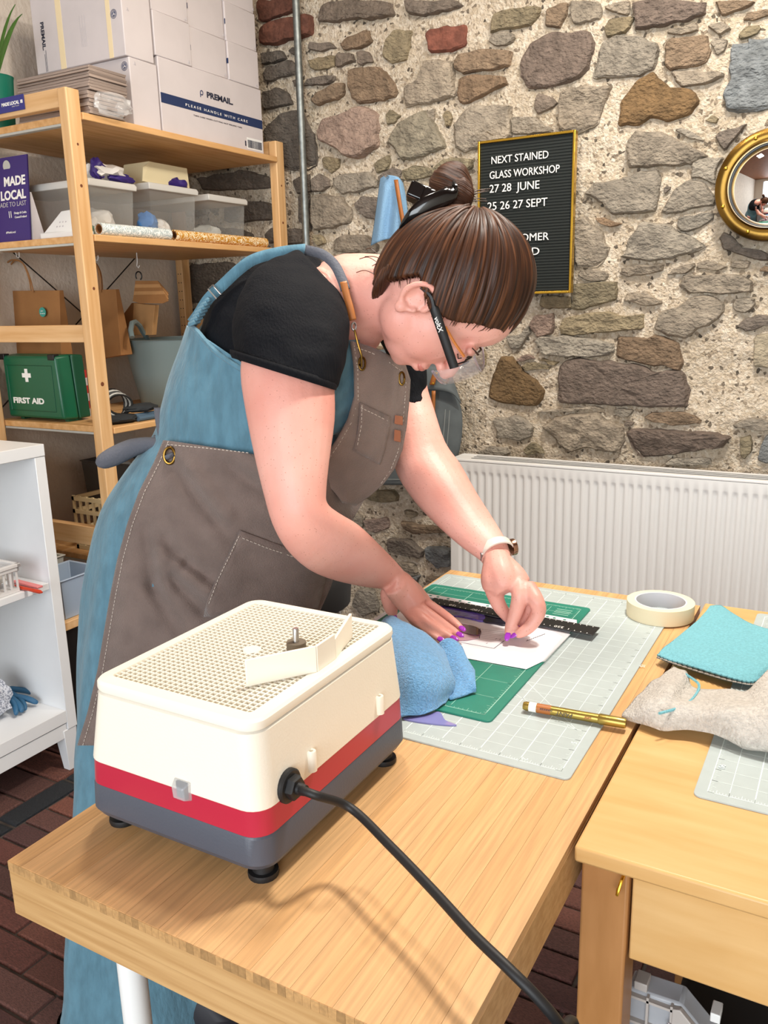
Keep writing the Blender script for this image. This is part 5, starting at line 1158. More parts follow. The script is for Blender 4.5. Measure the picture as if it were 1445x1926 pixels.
MB().tube([c0-Vector((.004, 0, 0)), c0+Vector((.010, -.0005, .0005))], [.0068, .005], 12).build('strain_relief', M['rubber'], gr, smooth=True)
sq = aY(347, 1483, .0795); s0 = Vector((sq.x, .0805, sq.z))
MB().obox(s0, (.0125, 0, 0), (0, .002, 0), (0, 0, .0125)).build('switch_bezel', M['clearcap'], gr, bevel=.002)
MB().hull8([s0+Vector(v) for v in ((-.0105, -.001, -.0105), (.0105, -.001, -.0105), (.0105, -.002, .0105), (-.0105, -.002, .0105), (-.007, -.010, -.007), (.007, -.010, -.007), (.007, -.011, .006), (-.007, -.011, .006))]).build('switch_cover', M['clearcap'], gr, bevel=.0015)
MB().obox(s0+Vector((0, -.0035, 0)), (.0065, 0, 0), (0, .002, 0), (0, 0, .0085)).build('switch_rocker', M['slate'], gr, bevel=.001)

# ------------------------------------------------------------------ cloths
def ctrl(rows): return [[aZ(x, y, z) for x, y, z in r] for r in rows]
e = empty('blue_microfibre_cloth', aZ(790, 1330, TT), 'crumpled sky-blue microfibre cloth behind the glass grinder', 'cloth')
r1 = ctrl([[(700, 1200, .760), (728, 1160, .792), (762, 1172, .797), (800, 1193, .790), (832, 1222, .775), (838, 1240, .765)],
           [(700, 1235, .765), (726, 1195, .797), (768, 1208, .806), (812, 1232, .796), (845, 1258, .776), (845, 1270, .762)],
           [(705, 1280, .765), (730, 1255, .785), (775, 1268, .792), (822, 1280, .780), (853, 1284, .764), (850, 1295, .755)],
           [(715, 1330, .752), (740, 1325, .755), (776, 1330, .757), (815, 1322, .756), (842, 1308, .752), (842, 1312, .748)],
           [(718, 1345, .7475), (745, 1348, .7475), (775, 1346, .7475), (808, 1340, .7475), (832, 1326, .7475), (836, 1322, .7475)]])
MB().grid(wrinkle(patch(r1, 6, 6), .0025, 45)).build('cloth_fold', M['towelblue'], e, smooth=True, solid=.0035, auto=180)
r2 = ctrl([[(825, 1212, .776), (838, 1202, .784), (852, 1203, .783), (868, 1216, .775), (878, 1238, .768), (893, 1262, .760)],
           [(834, 1225, .772), (846, 1232, .770), (856, 1240, .768), (868, 1252, .766), (878, 1262, .764), (894, 1280, .758)],
           [(840, 1262, .757), (852, 1275, .755), (862, 1284, .754), (874, 1288, .754), (884, 1290, .755), (896, 1294, .754)],
           [(838, 1300, .749), (846, 1314, .748), (860, 1312, .748), (874, 1308, .748), (886, 1304, .748), (895, 1300, .748)]])
MB().grid(patch(r2, 6, 6)).build('cloth_fold', M['towelblue'], e, smooth=True, solid=.003, auto=180)
# turquoise pinked cloth on the desk
tq = ctrl([[(1336, 1141, .756), (1350, 1139, .757), (1362, 1142, .757), (1400, 1168, .755), (1445, 1184, .755), (1500, 1198, .752)],
           [(1318, 1162, .757), (1340, 1162, .760), (1370, 1172, .760), (1408, 1192, .758), (1450, 1206, .758), (1495, 1216, .754)],
           [(1284, 1192, .757), (1315, 1198, .761), (1360, 1212, .762), (1405, 1226, .761), (1445, 1232, .760), (1480, 1232, .755)],
           [(1252, 1216, .757), (1290, 1228, .762), (1340, 1244, .763), (1395, 1256, .762), (1432, 1258, .761), (1462, 1246, .756)],
           [(1237, 1232, .755), (1275, 1246, .757), (1325, 1262, .756), (1378, 1277, .757), (1420, 1282, .755), (1447, 1262, .754)]])
e = empty('turquoise_cloth', aZ(1340, 1210, DT), 'turquoise pinked-edge felt cloth on the wooden desk', 'cloth')
tr_ = patch(tq, 10, 8)
for j, p in enumerate(tr_[-1]): p += Vector((.0012, -.0022, .0010))*(1 if j % 2 else -1)
MB().grid(wrinkle(tr_, .0018, 30)).build('cloth_sheet', M['turq'], e, smooth=True, solid=.002, auto=180)
rows_ = [[p+Vector((.001, -.0026, -.0026)), p+Vector((0, .002, -.0024))] for p in tr_[-1]]
MB().grid(rows_).build('pale_backing', M['greytowel'], e, solid=.001)
MB().grid([[p+Vector((0, -.0012, -.0040)), p+Vector((0, .003, -.0044))] for p in tr_[-1]]).build('dark_backing', M['turqdark'], e, solid=.001)
# pale grey towel
r1 = ctrl([[(1268, 1258, .765), (1290, 1265, .772), (1300, 1290, .768), (1330, 1300, .770), (1370, 1298, .776), (1410, 1300, .782), (1450, 1260, .80), (1500, 1240, .80)],
           [(1230, 1282, .764), (1262, 1290, .782), (1285, 1310, .772), (1320, 1318, .776), (1365, 1315, .784), (1410, 1318, .788), (1450, 1300, .80), (1500, 1290, .80)],
           [(1195, 1318, .756), (1232, 1322, .776), (1268, 1330, .776), (1310, 1338, .776), (1360, 1338, .786), (1405, 1345, .786), (1450, 1345, .792), (1500, 1345, .795)],
           [(1172, 1344, .750), (1206, 1350, .757), (1250, 1360, .760), (1300, 1362, .762), (1350, 1368, .766), (1400, 1390, .764), (1448, 1402, .764), (1500, 1410, .765)],
           [(1178, 1352, .746), (1206, 1362, .748), (1250, 1372, .752), (1300, 1372, .756), (1350, 1382, .757), (1400, 1405, .751), (1448, 1414, .750), (1500, 1424, .750)]])
e = empty('grey_towel', aZ(1330, 1360, DT), 'crumpled pale grey towel on the wooden desk', 'towel')
MB().grid(wrinkle(patch(r1, 7, 7), .004, 40)).build('towel_cloth', M['greytowel'], e, smooth=True, solid=.004, auto=180)
hem = [aZ(x, y, .775) for x, y in ((1290, 1268), (1315, 1288), (1305, 1312), (1280, 1330), (1240, 1342))]
MB().tube(spline(hem, 6), .0018, 5).build('turquoise_hem', M['turq'], e, smooth=True)
# marker pen
a, b_ = aZ(985, 1327, TT+.0105), aZ(1178, 1361, TT+.0105); d = b_-a
e = empty('paint_marker', a-Vector((0, 0, .006)), 'gold paint marker pen lying across the edge of the grey mat', 'pen')
MB().tube([a, a+d*.03, a+d*.74], [.0050, .0060, .0060], 16).build('barrel', M['goldpen'], e, smooth=True, auto=40)
MB().tube([a+d*.74, a+d*.755, a+d*.98, b_], [.0060, .0070, .0066, .0058], 16).build('cap', M['goldpen'], e, smooth=True, auto=40)
MB().tube([a+d*.06, a+d*.135], .00625, 16).build('white_label', M['letter'], e, smooth=True)
M['rust'] = mat('rust', '#a9642c', .5); MB().tube([a+d*.14, a+d*.28], .00618, 16).build('copper_band', M['rust'], e, smooth=True)
n_ = d.normalized(); side = n_.cross(Vector((0, 0, 1))).normalized(); upn = (Vector((0, 0, 1))*.8+side*.6).normalized(); txt_u = n_.cross(upn)
text('printed_text', 'PAINT', M['ink'], a+d*.50+upn*.0062-txt_u*-.003, -n_, -n_.cross(upn)*-1 if False else upn.cross(-n_), .0052, e, depth=.0002)
text('printed_text', 'uni', mat('penred', '#8e2a20', .5), a+d*.68+upn*.0062+txt_u*.003, -n_, upn.cross(-n_), .0048, e, depth=.0002)
text('printed_text', 'MARKER', M['ink'], a+d*.30+upn*.0062+txt_u*.002, -n_, upn.cross(-n_), .0030, e, depth=.0002)
# masking tape
tcx = (aZ(1165, 1142, .769)+aZ(1292, 1142, .769))/2; tcx = Vector((.4265, .945, TT+.0026))
e = empty('masking_tape', tcx, 'roll of cream masking tape on the corner of the grey mat', 'tape')
ro, h = .0545, .0255
MB().lathe(tcx, (0, 0, 1), [(.042, .0005), (ro, 0), (ro, h), (.042, h)], 64, cap=False).build('tape_roll', M['tape'], e, smooth=True, auto=40)
MB().lathe(tcx, (0, 0, 1), [(.042, 0), (.042, h+.0005), (.0395, h+.0005), (.0395, 0)], 64, cap=False).build('cardboard_core', M['core'], e, smooth=True, auto=40)
t0 = tcx+Vector((-ro-.0006, .001, 0)); MB().box((t0.x-.0004, t0.y-.004, t0.z), (t0.x+.0006, t0.y+.004, t0.z+h)).build('tape_end', M['tape'], e)

# ------------------------------------------------------------------ stool behind the table
M['seatblack'] = mat('seatblack', '#141416', .6)
e = empty('stool', (-.33, 1.25, 0), 'black-seated stool with chrome legs behind the work table', 'stool')
sc_ = aD(620, 1105, 2.0); sx, sy, sz = sc_.x-.126, sc_.y+.03, sc_.z-.01
e.location = (sx, sy, 0); WLOC[e.name] = Vector((sx, sy, 0))
MB().lathe((sx, sy, sz-.045), (0, 0, 1), [(.11, -.025), (.14, -.010), (.145, .05), (.135, .068), (.05, .074), (.001, .074)], 28).build('seat', M['seatblack'], e, smooth=True)
for k in range(4):
    a = math.pi/4+k*math.pi/2; MB().cyl((sx+.10*math.cos(a), sy+.10*math.sin(a), sz-.045), (sx+.17*math.cos(a), sy+.17*math.sin(a), 0), .010, 12).build('leg', M['steel'], e, smooth=True)
MB().tube([(sx+.14*math.cos(a), sy+.14*math.sin(a), .25) for a in [2*math.pi*k/24 for k in range(25)]], .007, 8).build('foot_ring', M['steel'], e, smooth=True)

# ------------------------------------------------------------------ things hung on the stone wall
M['leather'] = mat('leather', '#a8662f', .5, var=.12, vscale=40); M['waxed'] = mat('waxed', '#5b6264', .75, var=.12, vscale=20); M['palecloth'] = mat('palecloth', '#86aed0', .95, bump=.6, bscale=300)
HY = WY-.07
def wall_ctrl(rows, Y): return [[aY(x, y, Y-d) for x, y, d in r] for r in rows]
e = empty('hanging_towel', aY(735, 460, HY), 'light blue towel hung on the stone wall above her back', 'towel')
r1 = wall_ctrl([[(716, 336, .01), (726, 330, .03), (738, 330, .035), (750, 334, .03), (758, 345, .01)], [(712, 365, .01), (724, 360, .04), (738, 362, .03), (751, 362, .04), (764, 375, .012)],
                [(706, 410, .01), (718, 405, .045), (732, 410, .025), (748, 405, .045), (766, 405, .012)], [(698, 462, .01), (712, 455, .04), (728, 450, .02), (742, 448, .04), (756, 440, .012)]], HY)
MB().grid(patch(r1, 6, 8)).build('towel_cloth', M['palecloth'], e, smooth=True, solid=.003, auto=180)
ap = empty('hanging_apron', aY(790, 900, HY), 'grey waxed apron with tan leather straps hung on the stone wall', 'apron')
r1 = wall_ctrl([[(700, 660, .0), (750, 655, .02), (800, 660, .015), (835, 690, .0)], [(700, 760, .0), (750, 760, .035), (810, 750, .03), (868, 770, .0)],
                [(700, 840, .0), (750, 850, .03), (810, 840, .035), (864, 850, .0)], [(705, 912, .0), (750, 912, .025), (800, 912, .02), (838, 905, .0)]], HY)
MB().grid(patch(r1, 6, 8)).build('apron_cloth', M['waxed'], ap, smooth=True, solid=.003, auto=180)
r2 = wall_ctrl([[(775, 690, .03), (800, 688, .038), (830, 692, .03), (850, 705, .02)], [(790, 735, .046), (815, 733, .05), (850, 740, .04), (868, 760, .02)]], HY)
MB().grid(patch(r2, 6, 5)).build('apron_flap', M['waxed'], ap, smooth=True, solid=.003, auto=180)
g = MB()
for l in ([(838, 770, .036), (834, 820, .038), (828, 852, .038), (806, 872, .04)], [(846, 772, .034), (842, 824, .036), (836, 856, .036), (810, 880, .038)], [(700, 900, .012), (750, 902, .03), (800, 900, .026)]): g.tube(spline([aY(x, y, HY-d) for x, y, d in l], 4), .0012, 4)
g.build('seam', mat('seam', '#8d9290', .9), ap)
def strap(pts, Y, w, name, parent, m):
    rows = []
    for x, y, d in pts: p = aY(x, y, Y-d); rows.append([p-Vector((w/2, 0, 0)), p+Vector((w/2, 0, 0))])
    return MB().grid(patch(rows, 1, 4)).build(name, m, parent, smooth=True, solid=.003)
strap([(820, 700, .056), (816, 712, .058), (813, 724, .056)], HY, .018, 'leather_tab', ap, M['leather'])
strap([(816, 735, .054), (815, 780, .052), (815, 830, .048), (817, 860, .045)], HY, .013, 'leather_strap', ap, M['leather'])
for px, py in ((821, 702), (815, 721)): q = aY(px, py, HY-.060); MB().lathe(q, (0, -1, 0), [(.004, 0), (.003, .002), (.0005, .0025)], 12).build('rivet', M['brass2'], ap, smooth=True)
strap([(745, 338, .05), (750, 370, .055), (755, 400, .052), (762, 440, .04), (700, 455, .0)][:4], HY, .014, 'leather_strap', ap, M['leather'])
q = aY(738, 332, HY-.01); tag(MB().cyl((q.x, WY+.005, q.z-.004), (q.x, HY-.055, q.z-.004), .004, 10).build('coat_peg', M['steel'], None, smooth=True), 'steel peg in the stone wall holding the towel', 'hook')
# ------------------------------------------------------------------ the person bending over the table
from mathutils.bvhtree import BVHTree
def mk_skin():
    m = mat('skin', '#edb5a6', 0.46, sss=.10, c2='#de9788', vscale=9, detail=3, contrast=(.3, .75), bump=.12, bscale=260)
    nt = m.node_tree; N = nt.nodes; L = nt.links; b = N['Principled BSDF']; src = b.inputs['Base Color'].links[0].from_socket
    tc = [n for n in N if n.type == 'TEX_COORD'][0]; vo = N.new('ShaderNodeTexVoronoi'); vo.inputs['Scale'].default_value = 210; L.new(tc.outputs['Object'], vo.inputs['Vector'])
    n2 = N.new('ShaderNodeTexNoise'); n2.inputs['Scale'].default_value = 9; L.new(tc.outputs['Object'], n2.inputs['Vector'])
    sc1 = N.new('ShaderNodeSeparateColor'); L.new(vo.outputs['Color'], sc1.inputs[0])
    def math_(op, a, b_):
        x = N.new('ShaderNodeMath'); x.operation = op
        for i, v in enumerate((a, b_)):
            if isinstance(v, (int, float)): x.inputs[i].default_value = v
            else: L.new(v, x.inputs[i])
        return x.outputs[0]
    spot = math_('MULTIPLY', math_('LESS_THAN', vo.outputs['Distance'], .17), math_('GREATER_THAN', math_('ADD', sc1.outputs[0], n2.outputs['Fac']), 1.10))
    mx = N.new('ShaderNodeMix'); mx.data_type = 'RGBA'; L.new(math_('MULTIPLY', spot, .42), mx.inputs[0]); L.new(src, mx.inputs[6]); mx.inputs[7].default_value = (*hx('#9a5a42'), 1); L.new(mx.outputs[2], b.inputs['Base Color'])
    return m
M['skin'] = mk_skin()
M['tee'] = mat('tee', '#090b11', .85, bump=.5, bscale=6, bstretch=(60, 60, 3), spec=.2)
M['dress'] = mat('dress', '#5a8395', .9, var=.16, vscale=60, stretch=(1, 1, .35), bump=.5, bscale=160, sheen=.2)
M['apron'] = mat('apron', '#74645d', .85, var=.13, vscale=26, bump=.45, bscale=420, sheen=.3, detail=6)
M['bibcloth'] = mat('bibcloth', '#86746b', .8, var=.16, vscale=16, bump=.4, bscale=420, sheen=.3, detail=6)
M['stitch'] = mat('stitch', '#cfc4b8', .8); M['tie'] = mat('tie', '#5e6068', .9, bump=.4, bscale=260)
M['nail'] = mat('nail', '#a83cc4', .15, coat=.6); M['lip'] = mat('lip', '#c07468', .4); M['orangeplastic'] = mat('orangeplastic', '#c7783a', .3)
M['lens'] = mat('lens', '#e9e6ea', .03, alpha=.15, spec=.8); M['lensrim'] = mat('lensrim', '#a89ca4', .1, alpha=.75, spec=.8)
M['watchstrap'] = mat('watchstrap', '#e3d9cc', .5); M['rosegold'] = mat('rosegold', '#a8806a', .25, metal=1); M['watchface'] = mat('watchface', '#8e8a86', .1, metal=.6)
def strand_mat(name, c1, c2, c3):
    m = bpy.data.materials.new(name); m.use_nodes = True; N = m.node_tree.nodes; L = m.node_tree.links; b = N['Principled BSDF']; b.inputs['Roughness'].default_value = .46; b.inputs['Specular IOR Level'].default_value = .30
    tc = N.new('ShaderNodeTexCoord'); mp = N.new('ShaderNodeMapping'); mp.inputs['Scale'].default_value = (170, 3.0, 1); L.new(tc.outputs['UV'], mp.inputs[0])
    nz = N.new('ShaderNodeTexNoise'); nz.inputs['Scale'].default_value = 1; nz.inputs['Detail'].default_value = 4; L.new(mp.outputs[0], nz.inputs['Vector'])
    rp = N.new('ShaderNodeValToRGB'); L.new(nz.outputs['Fac'], rp.inputs[0]); e = rp.color_ramp.elements; e[0].position = .32; e[0].color = (*hx(c1), 1); e[1].position = .72; e[1].color = (*hx(c3), 1); x = e.new(.52); x.color = (*hx(c2), 1); L.new(rp.outputs[0], b.inputs['Base Color'])
    bp = N.new('ShaderNodeBump'); bp.inputs['Strength'].default_value = .55; bp.inputs['Distance'].default_value = .003; L.new(nz.outputs['Fac'], bp.inputs['Height']); L.new(bp.outputs[0], b.inputs['Normal'])
    return m
M['hair'] = strand_mat('hair', '#20110a', '#402414', '#70452a')

pers = empty('person', (-.36, .58, 0), 'person in a black tee, blue dress and brown apron leaning over the table, handling glass', 'person')
# --- sections given by their two silhouette points, distance t and depth ratio k
def sec(xa, ya, xb, yb, t, k=.9, n=28):
    a, b_ = aD(xa, ya, t), aD(xb, yb, t); c = (a+b_)/2; e1 = (b_-a)/2; d = ray((xa+xb)/2, (ya+yb)/2).normalized(); e2 = d*e1.length*k
    return [c+e1*math.cos(q)+e2*math.sin(q) for q in [2*math.pi*j/n for j in range(n)]]
def smooth_secs(S, m=4):
    S = [s if len(s) > 5 else (*s, .9) for s in S]; V = [Vector(s) if False else s for s in S]; out = []
    for i in range(len(S)-1):
        g = lambda k: S[min(max(k, 0), len(S)-1)]
        for j in range(m):
            t = j/m; out.append(tuple(cr(g(i-1)[q], g(i)[q], g(i+1)[q], g(i+2)[q], t) for q in range(6)))
    out.append(S[-1]); return out
def loft(mb, S, m=4, n=28): return mb.rings([sec(*s, n=n) for s in smooth_secs(S, m)])
def limb(mb, pts, n=14, m=4):
    """pts: (px, py, t, radius in px)"""
    P = [(aD(x, y, t), r*t/FPX) for x, y, t, r in pts]
    Q = spline([p for p, r in P], m); R_s = spline([r for p, r in P], m)
    return mb.tube(Q, R_s, n)
def tz(px, py, z): return (z-CAM.z)/ray(px, py).z
def ell(mb, c, ax, n=20, mr=12):
    """ellipsoid: ax = three half-axis vectors"""
    x, y, z = ax; rings = []
    for i in range(1, mr):
        a = math.pi*i/mr; rings.append([c+x*math.sin(a)*math.cos(b_)+y*math.sin(a)*math.sin(b_)+z*math.cos(a) for b_ in [2*math.pi*j/n for j in range(n)]])
    return mb.rings(rings)
def remesh(mb, name, vox, smooth_it=2, fac=.5):
    me = mb.mesh('tmp', Vector((0, 0, 0))); bm = bmesh.new(); bm.from_mesh(me); bmesh.ops.recalc_face_normals(bm, faces=bm.faces); bm.to_mesh(me); bm.free()
    ob = bpy.data.objects.new('tmp', me); col.objects.link(ob); md = ob.modifiers.new('r', 'REMESH'); md.mode = 'VOXEL'; md.voxel_size = vox
    ms = ob.modifiers.new('s', 'SMOOTH'); ms.iterations = smooth_it; ms.factor = fac
    out = bpy.data.meshes.new_from_object(ob.evaluated_get(bpy.context.evaluated_depsgraph_get())); bpy.data.objects.remove(ob); out.name = name; return out
def place(me, name, m, parent, edit=None):
    vs = [v.co.copy() for v in me.vertices]; lo = Vector([min(v[i] for v in vs) for i in range(3)]); hi = Vector([max(v[i] for v in vs) for i in range(3)]); loc = Vector(((lo.x+hi.x)/2, (lo.y+hi.y)/2, lo.z))
    ns = [v.normal.copy() for v in me.vertices] if edit else None
    vs = [edit(p, n)-loc for p, n in zip(vs, ns)] if edit else [p-loc for p in vs]
    me.vertices.foreach_set('co', [c for p in vs for c in p])
    me.materials.clear(); me.materials.append(m)
    for p in me.polygons: p.use_smooth = True
    me.update(); return link(name, me, loc, parent)

# --- head frame
AL = math.radians(20)
hl = (ray(800, 560).normalized()+RR*.14+UU*.06).normalized(); hu0 = RR*math.cos(AL)+UU*math.sin(AL); hu = (hu0-hl*hu0.dot(hl)).normalized(); hr = -hl; hf = hu.cross(hr)
HO = aD(787, 560, 1.275)
def H(r, f, u): return HO+hr*r+hf*f+hu*u
def E_(mb, c, r): return ell(mb, H(*c), (hr*r[0], hf*r[1], hu*r[2]))
body = MB()
E_(body, (0, -.003, .055), (.076, .098, .108))          # skull
E_(body, (0, .050, .085), (.060, .054, .055))           # forehead
E_(body, (0, .046, .008), (.066, .058, .064))           # mid face
E_(body, (.030, .054, -.006), (.032, .036, .042)); E_(body, (-.030, .054, -.006), (.032, .036, .042))   # cheeks
E_(body, (0, .048, -.034), (.050, .046, .038))          # jaw
E_(body, (0, .072, -.054), (.022, .018, .016))          # chin
E_(body, (.036, .022, -.026), (.030, .042, .036)); E_(body, (-.036, .022, -.026), (.030, .042, .036))   # jaw corners
body.tube([H(0, .096, .046), H(0, .110, .026), H(0, .122, .006)], [.0075, .0095, .0115], 10)                # nose
E_(body, (0, .121, .003), (.011, .010, .010)); E_(body, (.010, .110, .001), (.008, .009, .008)); E_(body, (-.010, .110, .001), (.008, .009, .008))
E_(body, (.030, .098, .055), (.024, .009, .008)); E_(body, (-.030, .098, .055), (.024, .009, .008))     # brows
for s in (1, -1): E_(body, (s*.031, .091, .036), (.014, .011, .011))                                     # eyes (lids)
E_(body, (0, .094, -.022), (.024, .013, .008)); E_(body, (0, .092, -.035), (.021, .013, .008))           # lips
# ear: dish, rim, lobe
EF, EU = .002, .010      # ear centre
for s in (1, -1):
    E_(body, (s*.068, EF-.002, EU), (.009, .019, .024)); E_(body, (s*.079, EF+.001, EU-.026), (.006, .009, .010))
    rim = [H(s*(.080+.006*math.cos(a-2.6)), EF-.002+.0195*math.cos(a), EU+.002+.0255*math.sin(a)) for a in [math.radians(d) for d in range(-10, 290, 16)]]
    body.tube(rim, [.0030]+[.0046]*(len(rim)-2)+[.0042], 8)
    body.tube([H(s*.077, EF-.006+.009*math.cos(a), EU+.013*math.sin(a)) for a in [math.radians(d) for d in range(70, 250, 20)]], .0034, 6)
    body.tube([H(s*.078, EF+.013, EU-.006), H(s*.079, EF+.012, EU-.012), H(s*.078, EF+.008, EU-.018)], .0040, 6)
# neck and upper torso
limb(body, [(600, 640, 1.38, 85), (650, 580, 1.355, 95), (700, 560, 1.325, 82), (745, 560, 1.295, 68), (800, 560, 1.28, 62)], n=20)
limb(body, [(420, 960, 1.48, 110), (470, 800, 1.44, 100), (560, 690, 1.40, 95), (610, 620, 1.38, 85)], n=20)
limb(body, [(640, 545, 1.36, 50), (585, 570, 1.30, 60), (565, 620, 1.24, 75)])        # right shoulder bridge
# right arm
loft(body, [(500, 590, 630, 620, 1.24, .8), (462, 650, 630, 690, 1.215, .82), (452, 700, 630, 735, 1.205, .85), (462, 775, 630, 790, 1.195, .88), (479, 860, 620, 865, 1.18, .9), (496, 930, 614, 925, 1.172, .95), (512, 985, 617, 948, 1.172, .95), (538, 1032, 640, 966, 1.19, .9), (580, 1071, 676, 988, 1.225, .85), (630, 1092, 718, 1028, 1.275, .8), (686, 1104, 756, 1068, 1.325, .72), (722, 1108, 768, 1086, 1.35, .72)], 3, 24)
# right hand
def zl(mb, pts, m=4, n=12): return limb(mb, [(x, y, tz(x, y, z), r) for x, y, z, r in pts], n, m)
zl(body, [(735, 1092, .835, 26), (752, 1100, .826, 27), (770, 1122, .808, 26), (786, 1142, .793, 23)]); zl(body, [(742, 1100, .830, 24), (760, 1122, .808, 25), (776, 1146, .790, 21)]); zl(body, [(755, 1094, .828, 20), (778, 1118, .806, 22), (798, 1136, .792, 17)])
RF = [[(790, 1130, .795, 13), (815, 1144, .787, 11.5), (842, 1162, .771, 10), (860, 1176, .761, 8.5), (869, 1184, .758, 6)],
      [(786, 1142, .794, 13), (812, 1160, .784, 11.5), (838, 1178, .769, 10), (856, 1190, .760, 8.5), (864, 1195, .758, 6)],
      [(778, 1150, .790, 13), (800, 1169, .781, 11.5), (826, 1187, .767, 10), (844, 1197, .760, 8.5), (853, 1202, .758, 6)],
      [(768, 1150, .788, 12), (785, 1172, .778, 10.5), (805, 1190, .766, 9), (820, 1200, .760, 7.5), (828, 1204, .758, 5.5)]]
for f in RF: zl(body, f)
RT = [(742, 1098, .822, 19), (732, 1116, .806, 17), (733, 1134, .790, 14.5), (737, 1148, .777, 12.5), (740, 1158, .768, 8)]
zl(body, RT)
# left arm
loft(body, [(735, 650, 800, 645, 1.52, .9), (738, 720, 802, 716, 1.515, .95), (736, 790, 818, 772, 1.50, .95), (738, 850, 838, 832, 1.49, .95), (748, 895, 866, 872, 1.475, .9), (782, 946, 896, 925, 1.445, .85), (826, 992, 926, 972, 1.415, .8), (872, 1032, 948, 1008, 1.385, .75), (903, 1054, 958, 1032, 1.37, .72), (912, 1068, 962, 1052, 1.362, .72)], 3, 24)
zl(body, [(934, 1050, .862, 26), (940, 1075, .848, 31), (948, 1098, .832, 32), (955, 1112, .822, 26)]); zl(body, [(945, 1060, .856, 22), (965, 1085, .840, 26), (982, 1104, .826, 22)]); zl(body, [(928, 1062, .856, 20), (926, 1090, .838, 22), (928, 1108, .824, 19)])
LF = [[(924, 1092, .836, 18), (930, 1116, .815, 16), (940, 1140, .794, 14), (953, 1158, .777, 11.5), (962, 1172, .764, 7)],       # thumb
      [(975, 1098, .834, 18), (978, 1122, .820, 16), (971, 1150, .795, 14), (961, 1178, .772, 11.5), (956, 1196, .760, 7)],      # index
      [(992, 1104, .830, 17), (1008, 1128, .818, 15.5), (1014, 1150, .800, 14), (1001, 1174, .780, 12.5), (984, 1188, .768, 11), (971, 1195, .761, 7)],
      [(996, 1112, .824, 15), (1012, 1140, .806, 14), (1008, 1160, .790, 13), (996, 1176, .775, 11), (985, 1184, .765, 7)],
      [(985, 1112, .818, 14), (998, 1138, .800, 12.5), (994, 1156, .784, 11), (984, 1170, .771, 9.5), (978, 1178, .763, 6)]]
for f in LF: zl(body, f)
for dx, dt in ((0, 0), (70, .08)):    # legs under the dress
    limb(body, [(400+dx, 960, 1.48+dt, 90), (360+dx, 1150, 1.52+dt, 78), (310+dx, 1450, 1.55+dt, 56), (275+dx, 1720, 1.56+dt, 44), (262+dx, 1850, 1.57+dt, 32)], 14)
bme = remesh(body, 'body', .0028, 3, .5)
bm = bmesh.new(); bm.from_mesh(bme)
hv_ = []
for v in bm.verts:
    d = v.co-HO; r_, f_, u_ = d.dot(hr), d.dot(hf), d.dot(hu)
    if abs(r_) < .072 and f_ < .092 and -.09 < u_ < .13: hv_.append(v)
for _ in range(14): bmesh.ops.smooth_vert(bm, verts=hv_, factor=.5, use_axis_x=True, use_axis_y=True, use_axis_z=True)
bm.to_mesh(bme); bm.free()
body_o = place(bme, 'body', M['skin'], pers)
M['shoe'] = mat('shoe', '#24242a', .6)
for x, y in ((-.345, .50), (-.36, .66)):
    MB().rings([[Vector((x+dx*.115+.05, y+dy*.042, z)) for dx, dy in [(math.cos(a), math.sin(a)) for a in [2*math.pi*k/18 for k in range(18)]]] for z in (.001, .03)]+[[Vector((x+math.cos(a)*.09+.03, y+math.sin(a)*.036, .06)) for a in [2*math.pi*k/18 for k in range(18)]]]).build('shoe', M['shoe'], pers, smooth=True)

# --- black tee: torso, right sleeve, left sleeve
tee = MB()
loft(tee, [(370, 720, 700, 800, 1.43, .85), (372, 640, 705, 740, 1.41, .85), (402, 558, 700, 670, 1.39, .82), (452, 508, 690, 620, 1.375, .8), (520, 476, 672, 590, 1.36, .78), (585, 470, 655, 560, 1.35, .8)], 4)
loft(tee, [(560, 470, 650, 560, 1.30, 1.0), (488, 500, 656, 580, 1.265, .95), (450, 560, 656, 625, 1.235, .9), (440, 620, 650, 682, 1.215, .88), (442, 655, 638, 716, 1.207, .88), (440, 668, 634, 729, 1.204, .88)], 4)
loft(tee, [(680, 600, 780, 610, 1.50, .9), (720, 650, 800, 660, 1.515, 1.0), (735, 710, 802, 705, 1.51, 1.05), (745, 755, 803, 738, 1.505, 1.08), (752, 774, 806, 748, 1.50, 1.08)], 4)
tme = remesh(tee, 'tee_shirt', .004, 4, .5)
def tee_wr(p, n): return p+n*(.0035*noise.noise(Vector((p.x*14, p.y*14, p.z*26)))+.002*noise.noise(p*40))
tee_o = place(tme, 'tee_shirt', M['tee'], pers, tee_wr)
hem = [p for p in sec(437, 672, 632, 733, 1.204, .90, 40)]
hem2 = [p+(aD(536, 690, 1.204)-aD(540, 702, 1.204))*.9 for p in sec(437, 668, 635, 729, 1.204, .91, 40)]
MB().rings([hem2, [p*.5+q*.5+((p-sum(hem, Vector())/40).normalized())*.0015 for p, q in zip(hem, hem2)], hem, [p.lerp(sum(hem, Vector())/40, .05) for p in hem]], cap0=False, cap1=False).build('sleeve_hem', M['tee'], tee_o, smooth=True, solid=.002)

